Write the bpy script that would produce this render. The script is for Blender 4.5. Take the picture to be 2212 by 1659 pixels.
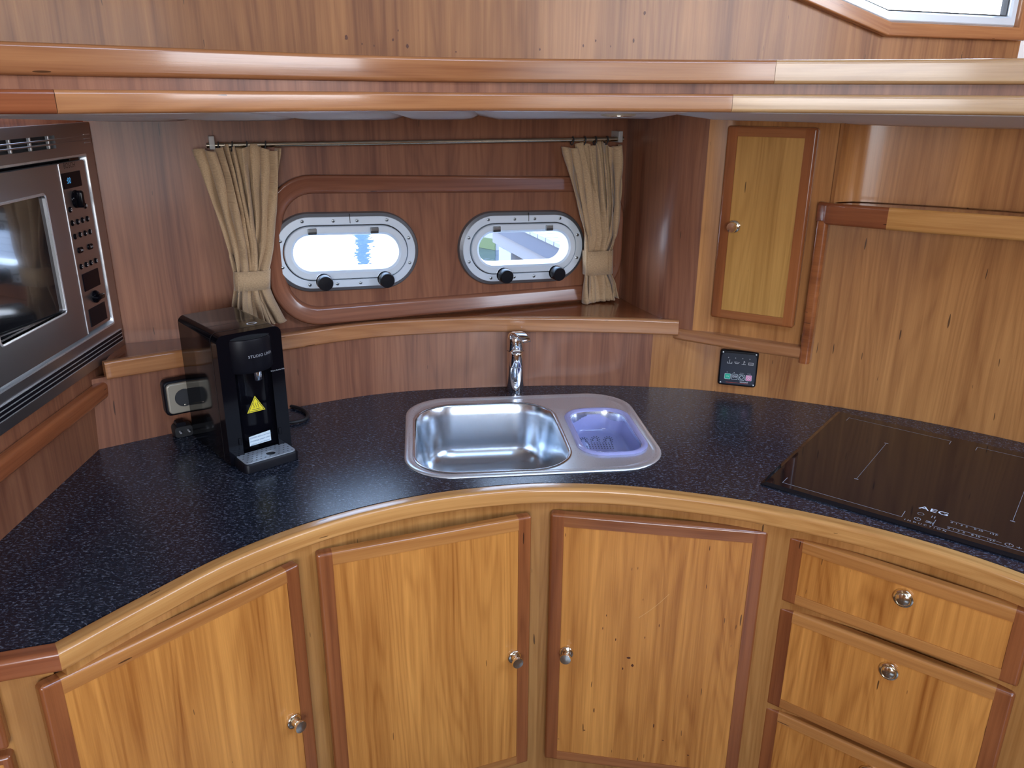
import bpy, bmesh, math, random
import numpy as np
from mathutils import Matrix, Vector
random.seed(7)
for o in list(bpy.data.objects): bpy.data.objects.remove(o)
SC = bpy.context.scene
COL = SC.collection
PI = math.pi

# ------------------------------------------------------------------ camera
IW, IH, FPX = 2212., 1659., 1736.
PITCH, ROLL, ZC = math.radians(19.8), 0.006, 1.67
_f = np.array([0, math.cos(PITCH), -math.sin(PITCH)]); _r = np.array([1., 0, 0]); _u = np.cross(_r, _f)
_c, _s = math.cos(ROLL), math.sin(ROLL)
CR, CU = _c*_r + _s*_u, -_s*_r + _c*_u
CF = _f
CP = np.array([0, 0, ZC])
cam = bpy.data.cameras.new('camera'); camo = bpy.data.objects.new('camera', cam); COL.objects.link(camo)
cam.sensor_width = 36; cam.lens = FPX/IW*36; cam.clip_start = 0.02
m = Matrix.Identity(4)
for i in range(3):
    m[i][0], m[i][1], m[i][2], m[i][3] = CR[i], CU[i], -CF[i], CP[i]
camo.matrix_world = m
SC.camera = camo

# ------------------------------------------------------------------ world, lights, exposure
vs = SC.view_settings
vs.view_transform = 'Standard'; vs.look = 'None'; vs.gamma = 1; vs.use_curve_mapping = False
vs.exposure = 0.0
W = bpy.data.worlds.new('sky'); SC.world = W; W.use_nodes = True
nt = W.node_tree; nt.nodes.clear()
def N(nt, t, **kw):
    n = nt.nodes.new(t)
    for k, v in kw.items():
        if hasattr(n, k): setattr(n, k, v)
        else: n.inputs[k].default_value = v
    return n
wo = N(nt, 'ShaderNodeOutputWorld'); wb = N(nt, 'ShaderNodeBackground', Strength=15.0)
wtc = N(nt, 'ShaderNodeTexCoord'); wsx = N(nt, 'ShaderNodeSeparateXYZ'); wrp = N(nt, 'ShaderNodeValToRGB')
e_ = wrp.color_ramp.elements
e_[0].position = .48; e_[0].color = (.26, .29, .31, 1)          # water and shore below the horizon
e_[1].position = .80; e_[1].color = (.40, .62, 1, 1)
k_ = wrp.color_ramp.elements.new(.505); k_.color = (.96, .97, 1, 1)
wmr = N(nt, 'ShaderNodeMath', operation='MULTIPLY_ADD'); wmr.inputs[1].default_value = .5; wmr.inputs[2].default_value = .5
nt.links.new(wtc.outputs['Generated'], wsx.inputs[0]); nt.links.new(wsx.outputs['Z'], wmr.inputs[0]); nt.links.new(wmr.outputs[0], wrp.inputs[0])
nt.links.new(wrp.outputs[0], wb.inputs[0]); nt.links.new(wb.outputs[0], wo.inputs[0])

# all light is daylight: sky portals fill unseen openings sized for their light
def portal(name, loc, target, sx, sy):
    l = bpy.data.lights.new(name, 'AREA'); l.shape = 'RECTANGLE'; l.size = sx; l.size_y = sy; l.energy = 1
    l.cycles.is_portal = True
    o = bpy.data.objects.new(name, l); COL.objects.link(o); o.location = loc
    d = Vector(target); o.rotation_euler = d.to_track_quat('-Z', 'Z' if abs(d.z) < .9 else 'Y').to_euler()
    return o
portal('unseen_rear_opening_daylight', (.1, -1.815, 1.55), (0, 1, 0), 1.3, 1.2)  # unseen rear opening, cut low to brighten the soffit
portal('starboard_window_daylight', (2.215, .45, 2.08), (-1, 0, 0), 1.7, .62)
portal('port_window_daylight', (-2.015, -.5, 2.10), (1, 0, 0), .4, .4)
portal('added_roof_opening_daylight', (.80, .20, 2.615), (0, 0, -1), .80, .70)  # roof opening added to bring daylight in from higher up

# ------------------------------------------------------------------ pixel helpers
def ray(x, y): return (x-IW/2)/FPX*CR - (y-IH/2)/FPX*CU + CF
def pz(x, y, z):
    d = ray(x, y); return CP + (z-ZC)/d[2]*d
class Fr:
    """vertical wall frame: x along the wall (to the viewer's right), y into the wall, z up"""
    def __init__(s, o, ux, z0=0):
        ux = np.array([ux[0], ux[1], 0.]); ux /= np.linalg.norm(ux)
        s.o = np.array([o[0], o[1], z0], float); s.x = ux; s.z = np.array([0, 0, 1.]); s.y = np.cross(s.z, ux)
    def at(s, px, py, off=0.):
        d = ray(px, py); p0 = s.o + s.y*off
        p = CP + np.dot(p0-CP, s.y)/np.dot(d, s.y)*d
        return float(np.dot(p-s.o, s.x)), float(p[2]-s.o[2])
    def w(s, x, y, z): return s.o + s.x*x + s.y*y + s.z*z
    def mat(s):
        M = Matrix.Identity(4)
        for i in range(3): M[i][0], M[i][1], M[i][2], M[i][3] = s.x[i], s.y[i], s.z[i], s.o[i]
        return M
    def moved(s, x, y, z):
        f = Fr((0, 0), (1, 0)); f.x, f.y, f.z = s.x, s.y, s.z; f.o = s.w(x, y, z); return f

# ------------------------------------------------------------------ materials
def newmat(name):
    M = bpy.data.materials.new(name); M.use_nodes = True
    b = M.node_tree.nodes['Principled BSDF']
    return M, M.node_tree, b
def plain(name, col, rough=.5, metal=0., spec=.5, coat=0., **kw):
    M, t, b = newmat(name)
    b.inputs['Base Color'].default_value = (*col, 1); b.inputs['Roughness'].default_value = rough
    b.inputs['Metallic'].default_value = metal; b.inputs['Specular IOR Level'].default_value = spec
    b.inputs['Coat Weight'].default_value = coat; b.inputs['Coat Roughness'].default_value = .1
    for k, v in kw.items(): b.inputs[k.replace('_', ' ')].default_value = v
    return M
def wood(name, dark, light, grain='V', rough=.3, coat=.35, rings=1., fleck=1., hue=0.):
    M, t, b = newmat(name); L = t.links.new
    tc = N(t, 'ShaderNodeTexCoord'); oi = N(t, 'ShaderNodeObjectInfo')
    off = N(t, 'ShaderNodeVectorMath', operation='MULTIPLY_ADD')
    comb = N(t, 'ShaderNodeCombineXYZ'); L(oi.outputs['Random'], comb.inputs[0]); L(oi.outputs['Random'], comb.inputs[1])
    L(comb.outputs[0], off.inputs[0]); off.inputs[1].default_value = (37.3, 91.7, 0); L(tc.outputs['UV'], off.inputs[2])
    mp = N(t, 'ShaderNodeMapping')
    mp.inputs['Rotation'].default_value = (0, 0, 0 if grain == 'V' else PI/2)
    L(off.outputs[0], mp.inputs[0])
    def sc(sx, sy):
        q = N(t, 'ShaderNodeVectorMath', operation='MULTIPLY'); q.inputs[1].default_value = (sx, sy, 1); L(mp.outputs[0], q.inputs[0]); return q.outputs[0]
    def noise(vec, scale, detail=2., rough_=.5, dist=0.):
        q = N(t, 'ShaderNodeTexNoise', Scale=scale, Detail=detail, Roughness=rough_, Distortion=dist); L(vec, q.inputs['Vector']); return q.outputs['Fac']
    def math_(op, a, bb=None, c=None):
        q = N(t, 'ShaderNodeMath', operation=op)
        for i, v in enumerate((a, bb, c)):
            if v is None: continue
            if isinstance(v, (int, float)): q.inputs[i].default_value = v
            else: L(v, q.inputs[i])
        return q.outputs[0]
    broad = noise(sc(1, .12), 9, 3, .55)
    strip = noise(sc(1, .015), 14, 1, .5)
    n1 = noise(sc(1, .075), 7.5, 2, .45, .2)
    ring = math_('SINE', math_('MULTIPLY', n1, 135.*rings))
    ring = math_('POWER', math_('MULTIPLY_ADD', ring, .5, .5), 2.2)
    fib = noise(sc(1, .02), 420, 3, .6)
    line = noise(sc(1, .010), 75, 2, .55)
    fine = noise(sc(1, .035), 130, 2, .6)
    a = math_('MULTIPLY_ADD', broad, .75, -.06)
    a = math_('ADD', a, math_('MULTIPLY_ADD', strip, .66, -.12))
    a = math_('ADD', a, math_('MULTIPLY', ring, -.12))
    a = math_('ADD', a, math_('MULTIPLY_ADD', line, .55, -.275))
    a = math_('ADD', a, math_('MULTIPLY_ADD', fib, .32, -.16))
    a = math_('ADD', a, math_('MULTIPLY_ADD', fine, .32, -.16))
    rp = N(t, 'ShaderNodeValToRGB'); L(a, rp.inputs[0])
    rp.color_ramp.elements[0].position = .12; rp.color_ramp.elements[0].color = (*dark, 1)
    rp.color_ramp.elements[1].position = .88; rp.color_ramp.elements[1].color = (*light, 1)
    # pitch flecks
    fl = noise(sc(1, .10), 150, 0, .5)
    fl2 = noise(sc(1, .6), 4, 1, .5)
    fm = math_('MULTIPLY', math_('GREATER_THAN', fl, .85 - .02*fleck), math_('GREATER_THAN', fl2, .5))
    mx = N(t, 'ShaderNodeMix', data_type='RGBA'); L(math_('MULTIPLY', fm, .8), mx.inputs[0]); L(rp.outputs[0], mx.inputs[6]); mx.inputs[7].default_value = (.03, .012, .006, 1)
    L(mx.outputs[2], b.inputs['Base Color'])
    b.inputs['Roughness'].default_value = rough; b.inputs['Coat Weight'].default_value = coat; b.inputs['Coat Roughness'].default_value = .11
    b.inputs['Specular IOR Level'].default_value = .4
    bp = N(t, 'ShaderNodeBump', Strength=.06, Distance=.002); L(fib, bp.inputs['Height']); L(bp.outputs[0], b.inputs['Normal'])
    return M

CH_D, CH_L = (.15, .042, .018), (.40, .155, .062)          # cherry
HO_D, HO_L = (.31, .092, .013), (.82, .355, .078)           # honey coloured door panels
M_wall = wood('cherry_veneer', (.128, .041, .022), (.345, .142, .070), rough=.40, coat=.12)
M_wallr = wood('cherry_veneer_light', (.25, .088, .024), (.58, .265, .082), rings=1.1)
M_up = wood('cherry_veneer_upper', (.17, .062, .022), (.42, .195, .070), rings=.9, rough=.42, coat=.08)
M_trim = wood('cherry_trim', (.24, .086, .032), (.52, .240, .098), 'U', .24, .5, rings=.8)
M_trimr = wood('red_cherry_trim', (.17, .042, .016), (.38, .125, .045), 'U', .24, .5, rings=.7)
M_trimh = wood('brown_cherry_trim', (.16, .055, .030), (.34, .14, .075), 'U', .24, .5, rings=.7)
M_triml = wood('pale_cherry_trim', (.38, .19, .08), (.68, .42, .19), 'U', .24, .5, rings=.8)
M_nose = wood('honey_trim', (.40, .16, .038), (.76, .40, .13), 'U', .25, .5, rings=.8)
M_honey = wood('honey_veneer', HO_D, HO_L, 'V', .33, .3, fleck=1.6)
M_honeyW = wood('straw_veneer', (.33, .15, .03), (.66, .35, .095), 'V', .33, .3, rings=1.3, fleck=.6)
M_post = wood('honey_post', (.32, .125, .028), (.60, .29, .085), 'V', .35, .25)
M_stile = wood('cherry_stile', (.17, .045, .013), (.40, .13, .038), 'V', .26, .5, rings=.7)
M_rail = wood('cherry_rail', (.19, .055, .016), (.44, .16, .05), 'U', .26, .5, rings=.7)
M_railh = wood('honey_rail', (.30, .10, .022), (.60, .26, .07), 'U', .26, .5, rings=.7)
M_sill = wood('dark_cherry_sill', (.15, .04, .014), (.34, .11, .035), 'U', .16, .6, rings=.7)
M_floor = wood('dark_floor', (.06, .03, .015), (.16, .08, .04), 'U', .35, .2)

def counter_mat():
    M, t, b = newmat('speckled_laminate'); L = t.links.new
    tc = N(t, 'ShaderNodeTexCoord')
    mp = N(t, 'ShaderNodeMapping'); mp.inputs['Scale'].default_value = (1, 1.7, 1); L(tc.outputs['UV'], mp.inputs[0])
    n1 = N(t, 'ShaderNodeTexNoise', Scale=150., Detail=3., Roughness=.6, Distortion=.8); L(mp.outputs[0], n1.inputs['Vector'])
    rp = N(t, 'ShaderNodeValToRGB'); L(n1.outputs['Fac'], rp.inputs[0])
    e = rp.color_ramp.elements; e[0].position = .42; e[0].color = (.006, .008, .015, 1); e[1].position = .70; e[1].color = (.15, .165, .20, 1)
    k = rp.color_ramp.elements.new(.55); k.color = (.019, .024, .040, 1)
    L(rp.outputs[0], b.inputs['Base Color'])
    b.inputs['Roughness'].default_value = .25; b.inputs['Specular IOR Level'].default_value = .5
    n2 = N(t, 'ShaderNodeTexNoise', Scale=420., Detail=2.); L(tc.outputs['UV'], n2.inputs['Vector'])
    bp = N(t, 'ShaderNodeBump', Strength=.12, Distance=.001); L(n2.outputs['Fac'], bp.inputs['Height']); L(bp.outputs[0], b.inputs['Normal'])
    return M
M_counter = counter_mat()

def brushed(name, col, rough, sx, sy, amt=.1, metal=1.):
    M, t, b = newmat(name); L = t.links.new
    tc = N(t, 'ShaderNodeTexCoord'); mp = N(t, 'ShaderNodeMapping'); mp.inputs['Scale'].default_value = (sx, sy, 1); L(tc.outputs['UV'], mp.inputs[0])
    n = N(t, 'ShaderNodeTexNoise', Scale=60., Detail=3.); L(mp.outputs[0], n.inputs['Vector'])
    mr = N(t, 'ShaderNodeMapRange'); mr.inputs[3].default_value = rough-amt; mr.inputs[4].default_value = rough+amt; L(n.outputs['Fac'], mr.inputs[0])
    L(mr.outputs[0], b.inputs['Roughness']); b.inputs['Base Color'].default_value = (*col, 1); b.inputs['Metallic'].default_value = metal
    return M
M_steel = brushed('brushed_steel', (.76, .78, .80), .30, 2, 30, .08, .72)
M_bowl = brushed('satin_steel', (.68, .73, .78), .24, 20, 3, .07)
M_mwsteel = brushed('brown_tinted_steel', (.50, .50, .52), .36, 1, 40, .06)
M_tray = plain('grey_perforated_metal', (.55, .60, .66), .35, .5)
M_chrome = plain('chrome', (.82, .83, .85), .05, 1.)
M_brass = plain('polished_nickel', (.90, .84, .68), .10, 1.)
M_rodm = plain('brass_rod', (.55, .50, .38), .22, 1.)
M_alu = plain('satin_aluminium', (.72, .82, .92), .34, .25)
M_aluedge = plain('grey_anodised', (.20, .21, .23), .38, .6)
M_black = plain('gloss_black', (.003, .003, .005), .12, 0, .12, 0)
M_blackm = plain('matt_black', (.005, .005, .008), .40, 0, .2)
M_rubber = plain('black_rubber', (.012, .012, .013), .55)
M_hob = plain('black_hob_glass', (.006, .006, .008), .05, 0, .62, 0)
M_mwglass = plain('dark_oven_glass', (.012, .012, .014), .03, 0, .9, 1., Coat_IOR=2.2)
M_disp = plain('display_black', (.003, .003, .007), .12, 0, .15)
M_white = plain('white_print', (.75, .78, .82), .5)
M_grey = plain('grey_print', (.38, .40, .43), .5)
M_dprint = plain('dark_print', (.05, .045, .045), .5)
M_scratch = plain('scratched_varnish', (.72, .42, .16), .5)
M_knot = plain('dark_knot', (.09, .025, .008), .45)
M_yellow = plain('yellow_label', (.85, .72, .03), .4)
M_label = plain('white_label', (.62, .72, .76), .45)
M_blueprint = plain('blue_print', (.10, .20, .35), .5)
M_green = plain('green_key', (.02, .45, .28), .4)
M_pink = plain('pink_key', (.80, .16, .36), .4)
M_red = plain('red_line', (.55, .08, .05), .4)
M_screw = plain('screw_steel', (.30, .33, .35), .3, 1.)
M_vinyl = plain('white_vinyl', (.86, .86, .85), .5)
M_gasket = plain('dark_gasket', (.03, .032, .036), .6)
M_champ = plain('champagne_plastic', (.42, .38, .30), .35, .3)
M_clear = plain('clear_plastic', (.6, .6, .58), .2, 0, .5, 0, Alpha=.55)
M_led = plain('blue_digits', (.02, .1, .2), .5); 
_b = M_led.node_tree.nodes['Principled BSDF']; _b.inputs['Emission Color'].default_value = (.10, .45, .9, 1); _b.inputs['Emission Strength'].default_value = .7
M_lamp = plain('lamp_lens', (.8, .75, .6), .3)
M_concrete = plain('weathered_concrete', (.16, .16, .17), .8)
M_algae = plain('algae_green', (.05, .07, .025), .8)
M_timber = plain('grey_timber', (.085, .085, .10), .7)
M_timberd = plain('dark_timber', (.03, .035, .055), .8)
M_deck = plain('bleached_deck', (.15, .15, .165), .8)
M_pile = plain('blue_grey_pile', (.06, .11, .20), .6)

def glass_mat(name, tint, mixg=.1):
    M = bpy.data.materials.new(name); M.use_nodes = True; t = M.node_tree; t.nodes.clear(); L = t.links.new
    out = N(t, 'ShaderNodeOutputMaterial'); tr = N(t, 'ShaderNodeBsdfTransparent'); tr.inputs[0].default_value = (*tint, 1)
    g = N(t, 'ShaderNodeBsdfGlossy'); g.inputs['Roughness'].default_value = .02; g.inputs[0].default_value = (1, 1, 1, 1)
    fr = N(t, 'ShaderNodeFresnel', IOR=1.45); mx = N(t, 'ShaderNodeMixShader')
    L(fr.outputs[0], mx.inputs[0]); L(tr.outputs[0], mx.inputs[1]); L(g.outputs[0], mx.inputs[2]); L(mx.outputs[0], out.inputs[0])
    return M
M_glass = glass_mat('clear_pane', (.93, .96, .98))
def colander_mat():
    M, t, b = newmat('violet_translucent_plastic')
    b.inputs['Base Color'].default_value = (.50, .52, .92, 1); b.inputs['Roughness'].default_value = .12
    b.inputs['Alpha'].default_value = .62; b.inputs['Coat Weight'].default_value = .5
    return M
M_coland = colander_mat()
def fabric_mat():
    M, t, b = newmat('tan_linen'); L = t.links.new
    tc = N(t, 'ShaderNodeTexCoord'); mp = N(t, 'ShaderNodeMapping'); mp.inputs['Scale'].default_value = (1, 3, 1); L(tc.outputs['UV'], mp.inputs[0])
    n = N(t, 'ShaderNodeTexNoise', Scale=220., Detail=3.); L(mp.outputs[0], n.inputs['Vector'])
    rp = N(t, 'ShaderNodeValToRGB'); L(n.outputs['Fac'], rp.inputs[0])
    rp.color_ramp.elements[0].color = (.36, .235, .125, 1); rp.color_ramp.elements[0].position = .3
    rp.color_ramp.elements[1].color = (.56, .385, .22, 1); rp.color_ramp.elements[1].position = .7
    L(rp.outputs[0], b.inputs['Base Color']); b.inputs['Roughness'].default_value = .85; b.inputs['Sheen Weight'].default_value = .3
    bp = N(t, 'ShaderNodeBump', Strength=.15, Distance=.001); L(n.outputs['Fac'], bp.inputs['Height']); L(bp.outputs[0], b.inputs['Normal'])
    return M
M_fabric = fabric_mat()
def water_mat():
    M, t, b = newmat('harbour_water'); L = t.links.new
    b.inputs['Base Color'].default_value = (.02, .03, .04, 1); b.inputs['Roughness'].default_value = .04; b.inputs['Specular IOR Level'].default_value = 1.
    b.inputs['IOR'].default_value = 1.8
    tc = N(t, 'ShaderNodeTexCoord'); n = N(t, 'ShaderNodeTexNoise', Scale=3.2, Detail=3.); L(tc.outputs['Object'], n.inputs['Vector'])
    bp = N(t, 'ShaderNodeBump', Strength=.35, Distance=.05); L(n.outputs['Fac'], bp.inputs['Height']); L(bp.outputs[0], b.inputs['Normal'])
    return M
M_water = water_mat()

# ------------------------------------------------------------------ object helpers
MW = {}
def tag(o, label=None, cat=None, group=None, kind=None):
    if label: o['label'] = label
    if cat: o['category'] = cat
    if group: o['group'] = group
    if kind: o['kind'] = kind
    return o
def link(o, parent=None):
    COL.objects.link(o)
    if parent is not None: o.parent = parent
    return o
def thing(name, M, label=None, cat=None, group=None, kind=None):
    o = bpy.data.objects.new(name, None); o.empty_display_size = .05
    if not isinstance(M, Matrix):
        M = M.mat() if isinstance(M, Fr) else Matrix.Translation(Vector(M))
    o.matrix_world = M; MW[o.name] = M
    link(o); return tag(o, label, cat, group, kind)
def root_of(o):
    while o.parent: o = o.parent
    return o
def mk(name, V, Fc, mat, parent=None, uv=None, smooth=False, world=False, sharp=None, mats=None, fm=None):
    """one mesh object. V in the frame of the parent thing (or world when world=True)."""
    V = np.asarray(V, float)
    loc = None
    if parent is None:
        lo, hi = V.min(0), V.max(0)
        loc = np.array([(lo[0]+hi[0])/2, (lo[1]+hi[1])/2, lo[2]])
        Vl = V - loc
    elif world:
        Mi = np.array(MW[root_of(parent).name].inverted()); Vl = V @ Mi[:3, :3].T + Mi[:3, 3]
    else: Vl = V
    me = bpy.data.meshes.new(name); me.from_pydata([tuple(v) for v in Vl], [], [tuple(f) for f in Fc]); 
    me.materials.append(mat)
    if mats:
        for q in mats: me.materials.append(q)
    if fm:
        for p, i in zip(me.polygons, fm): p.material_index = i
    ul = me.uv_layers.new(name='UV')
    if uv is not None:
        for p in me.polygons:
            for li, c in zip(p.loop_indices, uv[p.index]): ul.data[li].uv = c
    else:
        for p in me.polygons:
            n = p.normal; a = (abs(n.x), abs(n.y), abs(n.z)); k = a.index(max(a))
            for li in p.loop_indices:
                v = me.vertices[me.loops[li].vertex_index].co
                ul.data[li].uv = (v.x, v.y) if k == 2 else ((v.y, v.z) if k == 0 else (v.x, v.z))
    if smooth:
        for p in me.polygons: p.use_smooth = True
    me.update()
    if smooth: me.set_sharp_from_angle(angle=math.radians(smooth if smooth is not True else 40))
    o = bpy.data.objects.new(name, me)
    if loc is not None: o.location = loc
    return link(o, parent)

def loft(loops, cap0=True, cap1=True, wrap=False, closed=True):
    n = len(loops[0]); V = [p for l in loops for p in l]; Fc = []; UV = []
    L0 = [np.asarray(l, float) for l in loops]
    seg = np.linalg.norm(np.roll(L0[0], -1, 0)-L0[0], axis=1); u = np.concatenate([[0], np.cumsum(seg)])
    vv = [0.]
    for a, b in zip(L0, L0[1:]+([L0[0]] if wrap else [])): vv.append(vv[-1]+float(np.mean(np.linalg.norm(a-b, axis=1))))
    m_ = len(loops)
    for i in range(m_ if wrap else m_-1):
        a, b = i*n, ((i+1) % m_)*n
        for j in range(n if closed else n-1):
            k = (j+1) % n
            Fc.append((a+j, a+k, b+k, b+j)); UV.append([(u[j], vv[i]), (u[j+1], vv[i]), (u[j+1], vv[i+1]), (u[j], vv[i+1])])
    def cap(idx, l):
        c = np.asarray(l, float); d = c.max(0)-c.min(0); ax = [i for i in range(3) if i != int(np.argmin(d))]
        Fc.append(tuple(idx)); UV.append([(c[i % n][ax[0]], c[i % n][ax[1]]) for i in [q % n for q in idx]])
    if cap0 and not wrap: cap(list(range(n))[::-1], loops[0])
    if cap1 and not wrap: cap([(m_-1)*n+j for j in range(n)], loops[-1])
    return V, Fc, UV
def rrect(w, h, r, n=6, cx=0, cy=0):
    r = min(r, w/2-1e-5, h/2-1e-5); P = []
    for (sx, sy, a0) in ((1, -1, -PI/2), (1, 1, 0), (-1, 1, PI/2), (-1, -1, PI)):
        for i in range(n+1):
            a = a0+PI/2*i/n; P.append((cx+sx*(w/2-r)+r*math.cos(a), cy+sy*(h/2-r)+r*math.sin(a)))
    return P
def xz(P, y): return [(p[0], y, p[1]) for p in P]
def xy(P, z): return [(p[0], p[1], z) for p in P]
def rbox(name, w, h, d, mat, parent, x=0, y=0, z=0, r=.004, cr=None, seg=3, **kw):
    """slab standing in the wall frame: centre x, front y, centre z; rounded front edges r and corners cr"""
    cr = cr if cr is not None else r*1.2
    L = [xz(rrect(w, h, cr, 4, x, z), y+d)]
    for i in range(seg+1):
        a = PI/2*i/seg; ins = r*(1-math.cos(a)); L.append(xz(rrect(w-2*ins, h-2*ins, max(cr-ins, .0006), 4, x, z), y+r*(1-math.sin(a))))
    V, Fc, UV = loft(L); 
    UV = None
    return wn(mk(name, V, Fc, mat, parent, smooth=60, **kw))
def lathe(name, prof, mat, parent, n=24, axis='z', o=(0, 0, 0), **kw):
    """prof: (radius, height). axis 'z' up, '-y' out of the wall toward the viewer, or a vector"""
    L = []
    ax = {'z': (0, 0, 1), '-y': (0, -1, 0), '-z': (0, 0, -1)}.get(axis, axis)
    q = Vector((0, 0, 1)).rotation_difference(Vector(ax).normalized())
    for r_, h_ in prof:
        L.append([tuple(np.array(o)+np.array(q @ Vector((max(r_, 1e-5)*math.cos(2*PI*i/n), max(r_, 1e-5)*math.sin(2*PI*i/n), h_)))) for i in range(n)])
    V, Fc, UV = loft(L)
    return mk(name, V, Fc, mat, parent, uv=UV, smooth=45, **kw)
def catmull(P, k=8, closed=False):
    P = [np.array(p, float) for p in P]; out = []; n = len(P)
    for i in range(n if closed else n-1):
        if closed: p0, p1, p2, p3 = P[i-1], P[i], P[(i+1) % n], P[(i+2) % n]
        else:
            p1, p2 = P[i], P[i+1]; p0 = P[i-1] if i > 0 else 2*p1-p2; p3 = P[i+2] if i+2 < n else 2*p2-p1
        for j in range(k):
            t = j/k; out.append(.5*((2*p1)+(-p0+p2)*t+(2*p0-5*p1+4*p2-p3)*t*t+(-p0+3*p1-3*p2+p3)*t**3))
    if not closed: out.append(P[-1])
    return out
def normals(P, closed=False):
    P = np.array(P); T = np.zeros_like(P)
    if closed: T = np.roll(P, -1, 0)-np.roll(P, 1, 0)
    else:
        T[1:-1] = P[2:]-P[:-2]; T[0] = P[1]-P[0]; T[-1] = P[-1]-P[-2]
    T /= np.linalg.norm(T, axis=1)[:, None]
    return np.stack([T[:, 1], -T[:, 0]], 1)              # towards the viewer when the path runs left to right
def offset(P, d): return [tuple(p) for p in np.array(P)+normals(P)*d]
def sweep(name, path, prof, mat, parent=None, world=True, closed=False, nrm=None, **kw):
    """path in plan, prof = closed list of (offset towards viewer, z)"""
    P = np.array(path, float); Nn = normals(P, closed) if nrm is None else np.array(nrm)
    loops = [[(P[i][0]+Nn[i][0]*o_, P[i][1]+Nn[i][1]*o_, z_) for o_, z_ in prof] for i in range(len(P))]
    V, Fc, _ = loft(loops, not closed, not closed, wrap=closed)
    n = len(prof); pr = np.array(prof); seg = np.linalg.norm(np.roll(pr, -1, 0)-pr, axis=1); v = np.concatenate([[0], np.cumsum(seg)])
    sl = np.linalg.norm(np.diff(np.vstack([P, P[:1]]) if closed else P, axis=0), axis=1); u = np.concatenate([[0], np.cumsum(sl)])
    UV = []
    for i in range(len(u)-1):
        for j in range(n): UV.append([(u[i], v[j]), (u[i], v[j+1]), (u[i+1], v[j+1]), (u[i+1], v[j])])
    for f in Fc[len(UV):]: UV.append([(0.01*q, 0.013*q) for q in range(len(f))])
    return wn(mk(name, V, Fc, mat, parent, uv=UV, smooth=50, world=(parent is not None and world), **kw))
def ribbon(name, path, z0, z1, mat, parent=None, th=.018, lean=0., **kw):
    """thin upright panel following a plan path; back side is th behind; lean moves its top away from the viewer"""
    P = np.array(path, float); Nn = normals(P)
    loops = []
    for i in range(len(P)):
        a, b = P[i], P[i]-Nn[i]*lean; c, d = b-Nn[i]*th, a-Nn[i]*th
        loops.append([(*a, z0), (*b, z1), (*c, z1), (*d, z0)])
    V, Fc, _ = loft(loops)
    sl = np.linalg.norm(np.diff(P, axis=0), axis=1); u = np.concatenate([[0], np.cumsum(sl)])
    UV = []
    for i in range(len(u)-1):
        for j in range(4):
            q = [(0, z0), (0, z1), (th, z1), (th, z0)]; a, b = q[j], q[(j+1) % 4]
            UV.append([(u[i]+a[0], a[1]), (u[i]+b[0], b[1]), (u[i+1]+b[0], b[1]), (u[i+1]+a[0], a[1])])
    for f in Fc[len(UV):]: UV.append([(0.01*q, 0.013*q) for q in range(len(f))])
    return mk(name, V, Fc, mat, parent, uv=UV, smooth=30, world=parent is not None, **kw)
def fill2d(outer, holes):
    bm = bmesh.new(); 
    for loop in [outer]+list(holes):
        vs_ = [bm.verts.new((p[0], p[1], 0)) for p in loop]
        for i in range(len(vs_)): bm.edges.new((vs_[i], vs_[(i+1) % len(vs_)]))
    bmesh.ops.triangle_fill(bm, edges=bm.edges[:], use_beauty=True, use_dissolve=False)
    bm.verts.index_update(); V = [(v.co.x, v.co.y) for v in bm.verts]; Fc = [[v.index for v in f.verts] for f in bm.faces]
    for f in Fc:
        a, b, c = (np.array(V[i]) for i in f[:3])
        if np.cross(b-a, c-a) < 0: f.reverse()
    bm.free(); return V, Fc
def plate(name, outer, holes, d0, d1, mat, parent=None, conv=None, **kw):
    """flat board with cut-outs between depth d0 and d1; conv maps (a, b, d) to 3-D"""
    V2, F2 = fill2d(outer, holes); n = len(V2)
    V = [conv(p[0], p[1], d0) for p in V2]+[conv(p[0], p[1], d1) for p in V2]
    Fc = [list(f) for f in F2]+[[i+n for i in f[::-1]] for f in F2]
    UV = [[V2[i] for i in f] for f in F2]+[[V2[i] for i in f[::-1]] for f in F2]
    k = 0
    for loop in [outer]+list(holes):
        c = len(loop)
        for i in range(c):
            a, b = k+i, k+(i+1) % c; Fc.append([a, a+n, b+n, b]); UV.append([V2[a], V2[a], V2[b], V2[b]])
        k += c
    o = mk(name, V, Fc, mat, parent, uv=UV, **kw)
    bm = bmesh.new(); bm.from_mesh(o.data); bmesh.ops.recalc_face_normals(bm, faces=bm.faces[:]); bm.to_mesh(o.data); bm.free()
    return o
def wn(o):
    md = o.modifiers.new('weighted', 'WEIGHTED_NORMAL'); md.keep_sharp = True; md.weight = 80
    return o
def tube(name, pts, r, mat, parent=None, n=8, world=False, smooth_k=6, closed=False, **kw):
    P = [Vector(p) for p in (catmull(pts, smooth_k, closed) if smooth_k else pts)]
    L = []; up = Vector((0, 0, 1))
    for i, p in enumerate(P):
        if closed: t = (P[(i+1) % len(P)]-P[i-1])
        else: t = (P[min(i+1, len(P)-1)]-P[max(i-1, 0)])
        t.normalize()
        a = t.cross(up); 
        if a.length < 1e-3: a = t.cross(Vector((1, 0, 0)))
        a.normalize(); b = a.cross(t)
        L.append([tuple(p+a*(r*math.cos(2*PI*j/n))+b*(r*math.sin(2*PI*j/n))) for j in range(n)])
    V, Fc, UV = loft(L, wrap=closed)
    return mk(name, V, Fc, mat, parent, uv=UV, smooth=50, world=world, **kw)
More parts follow.
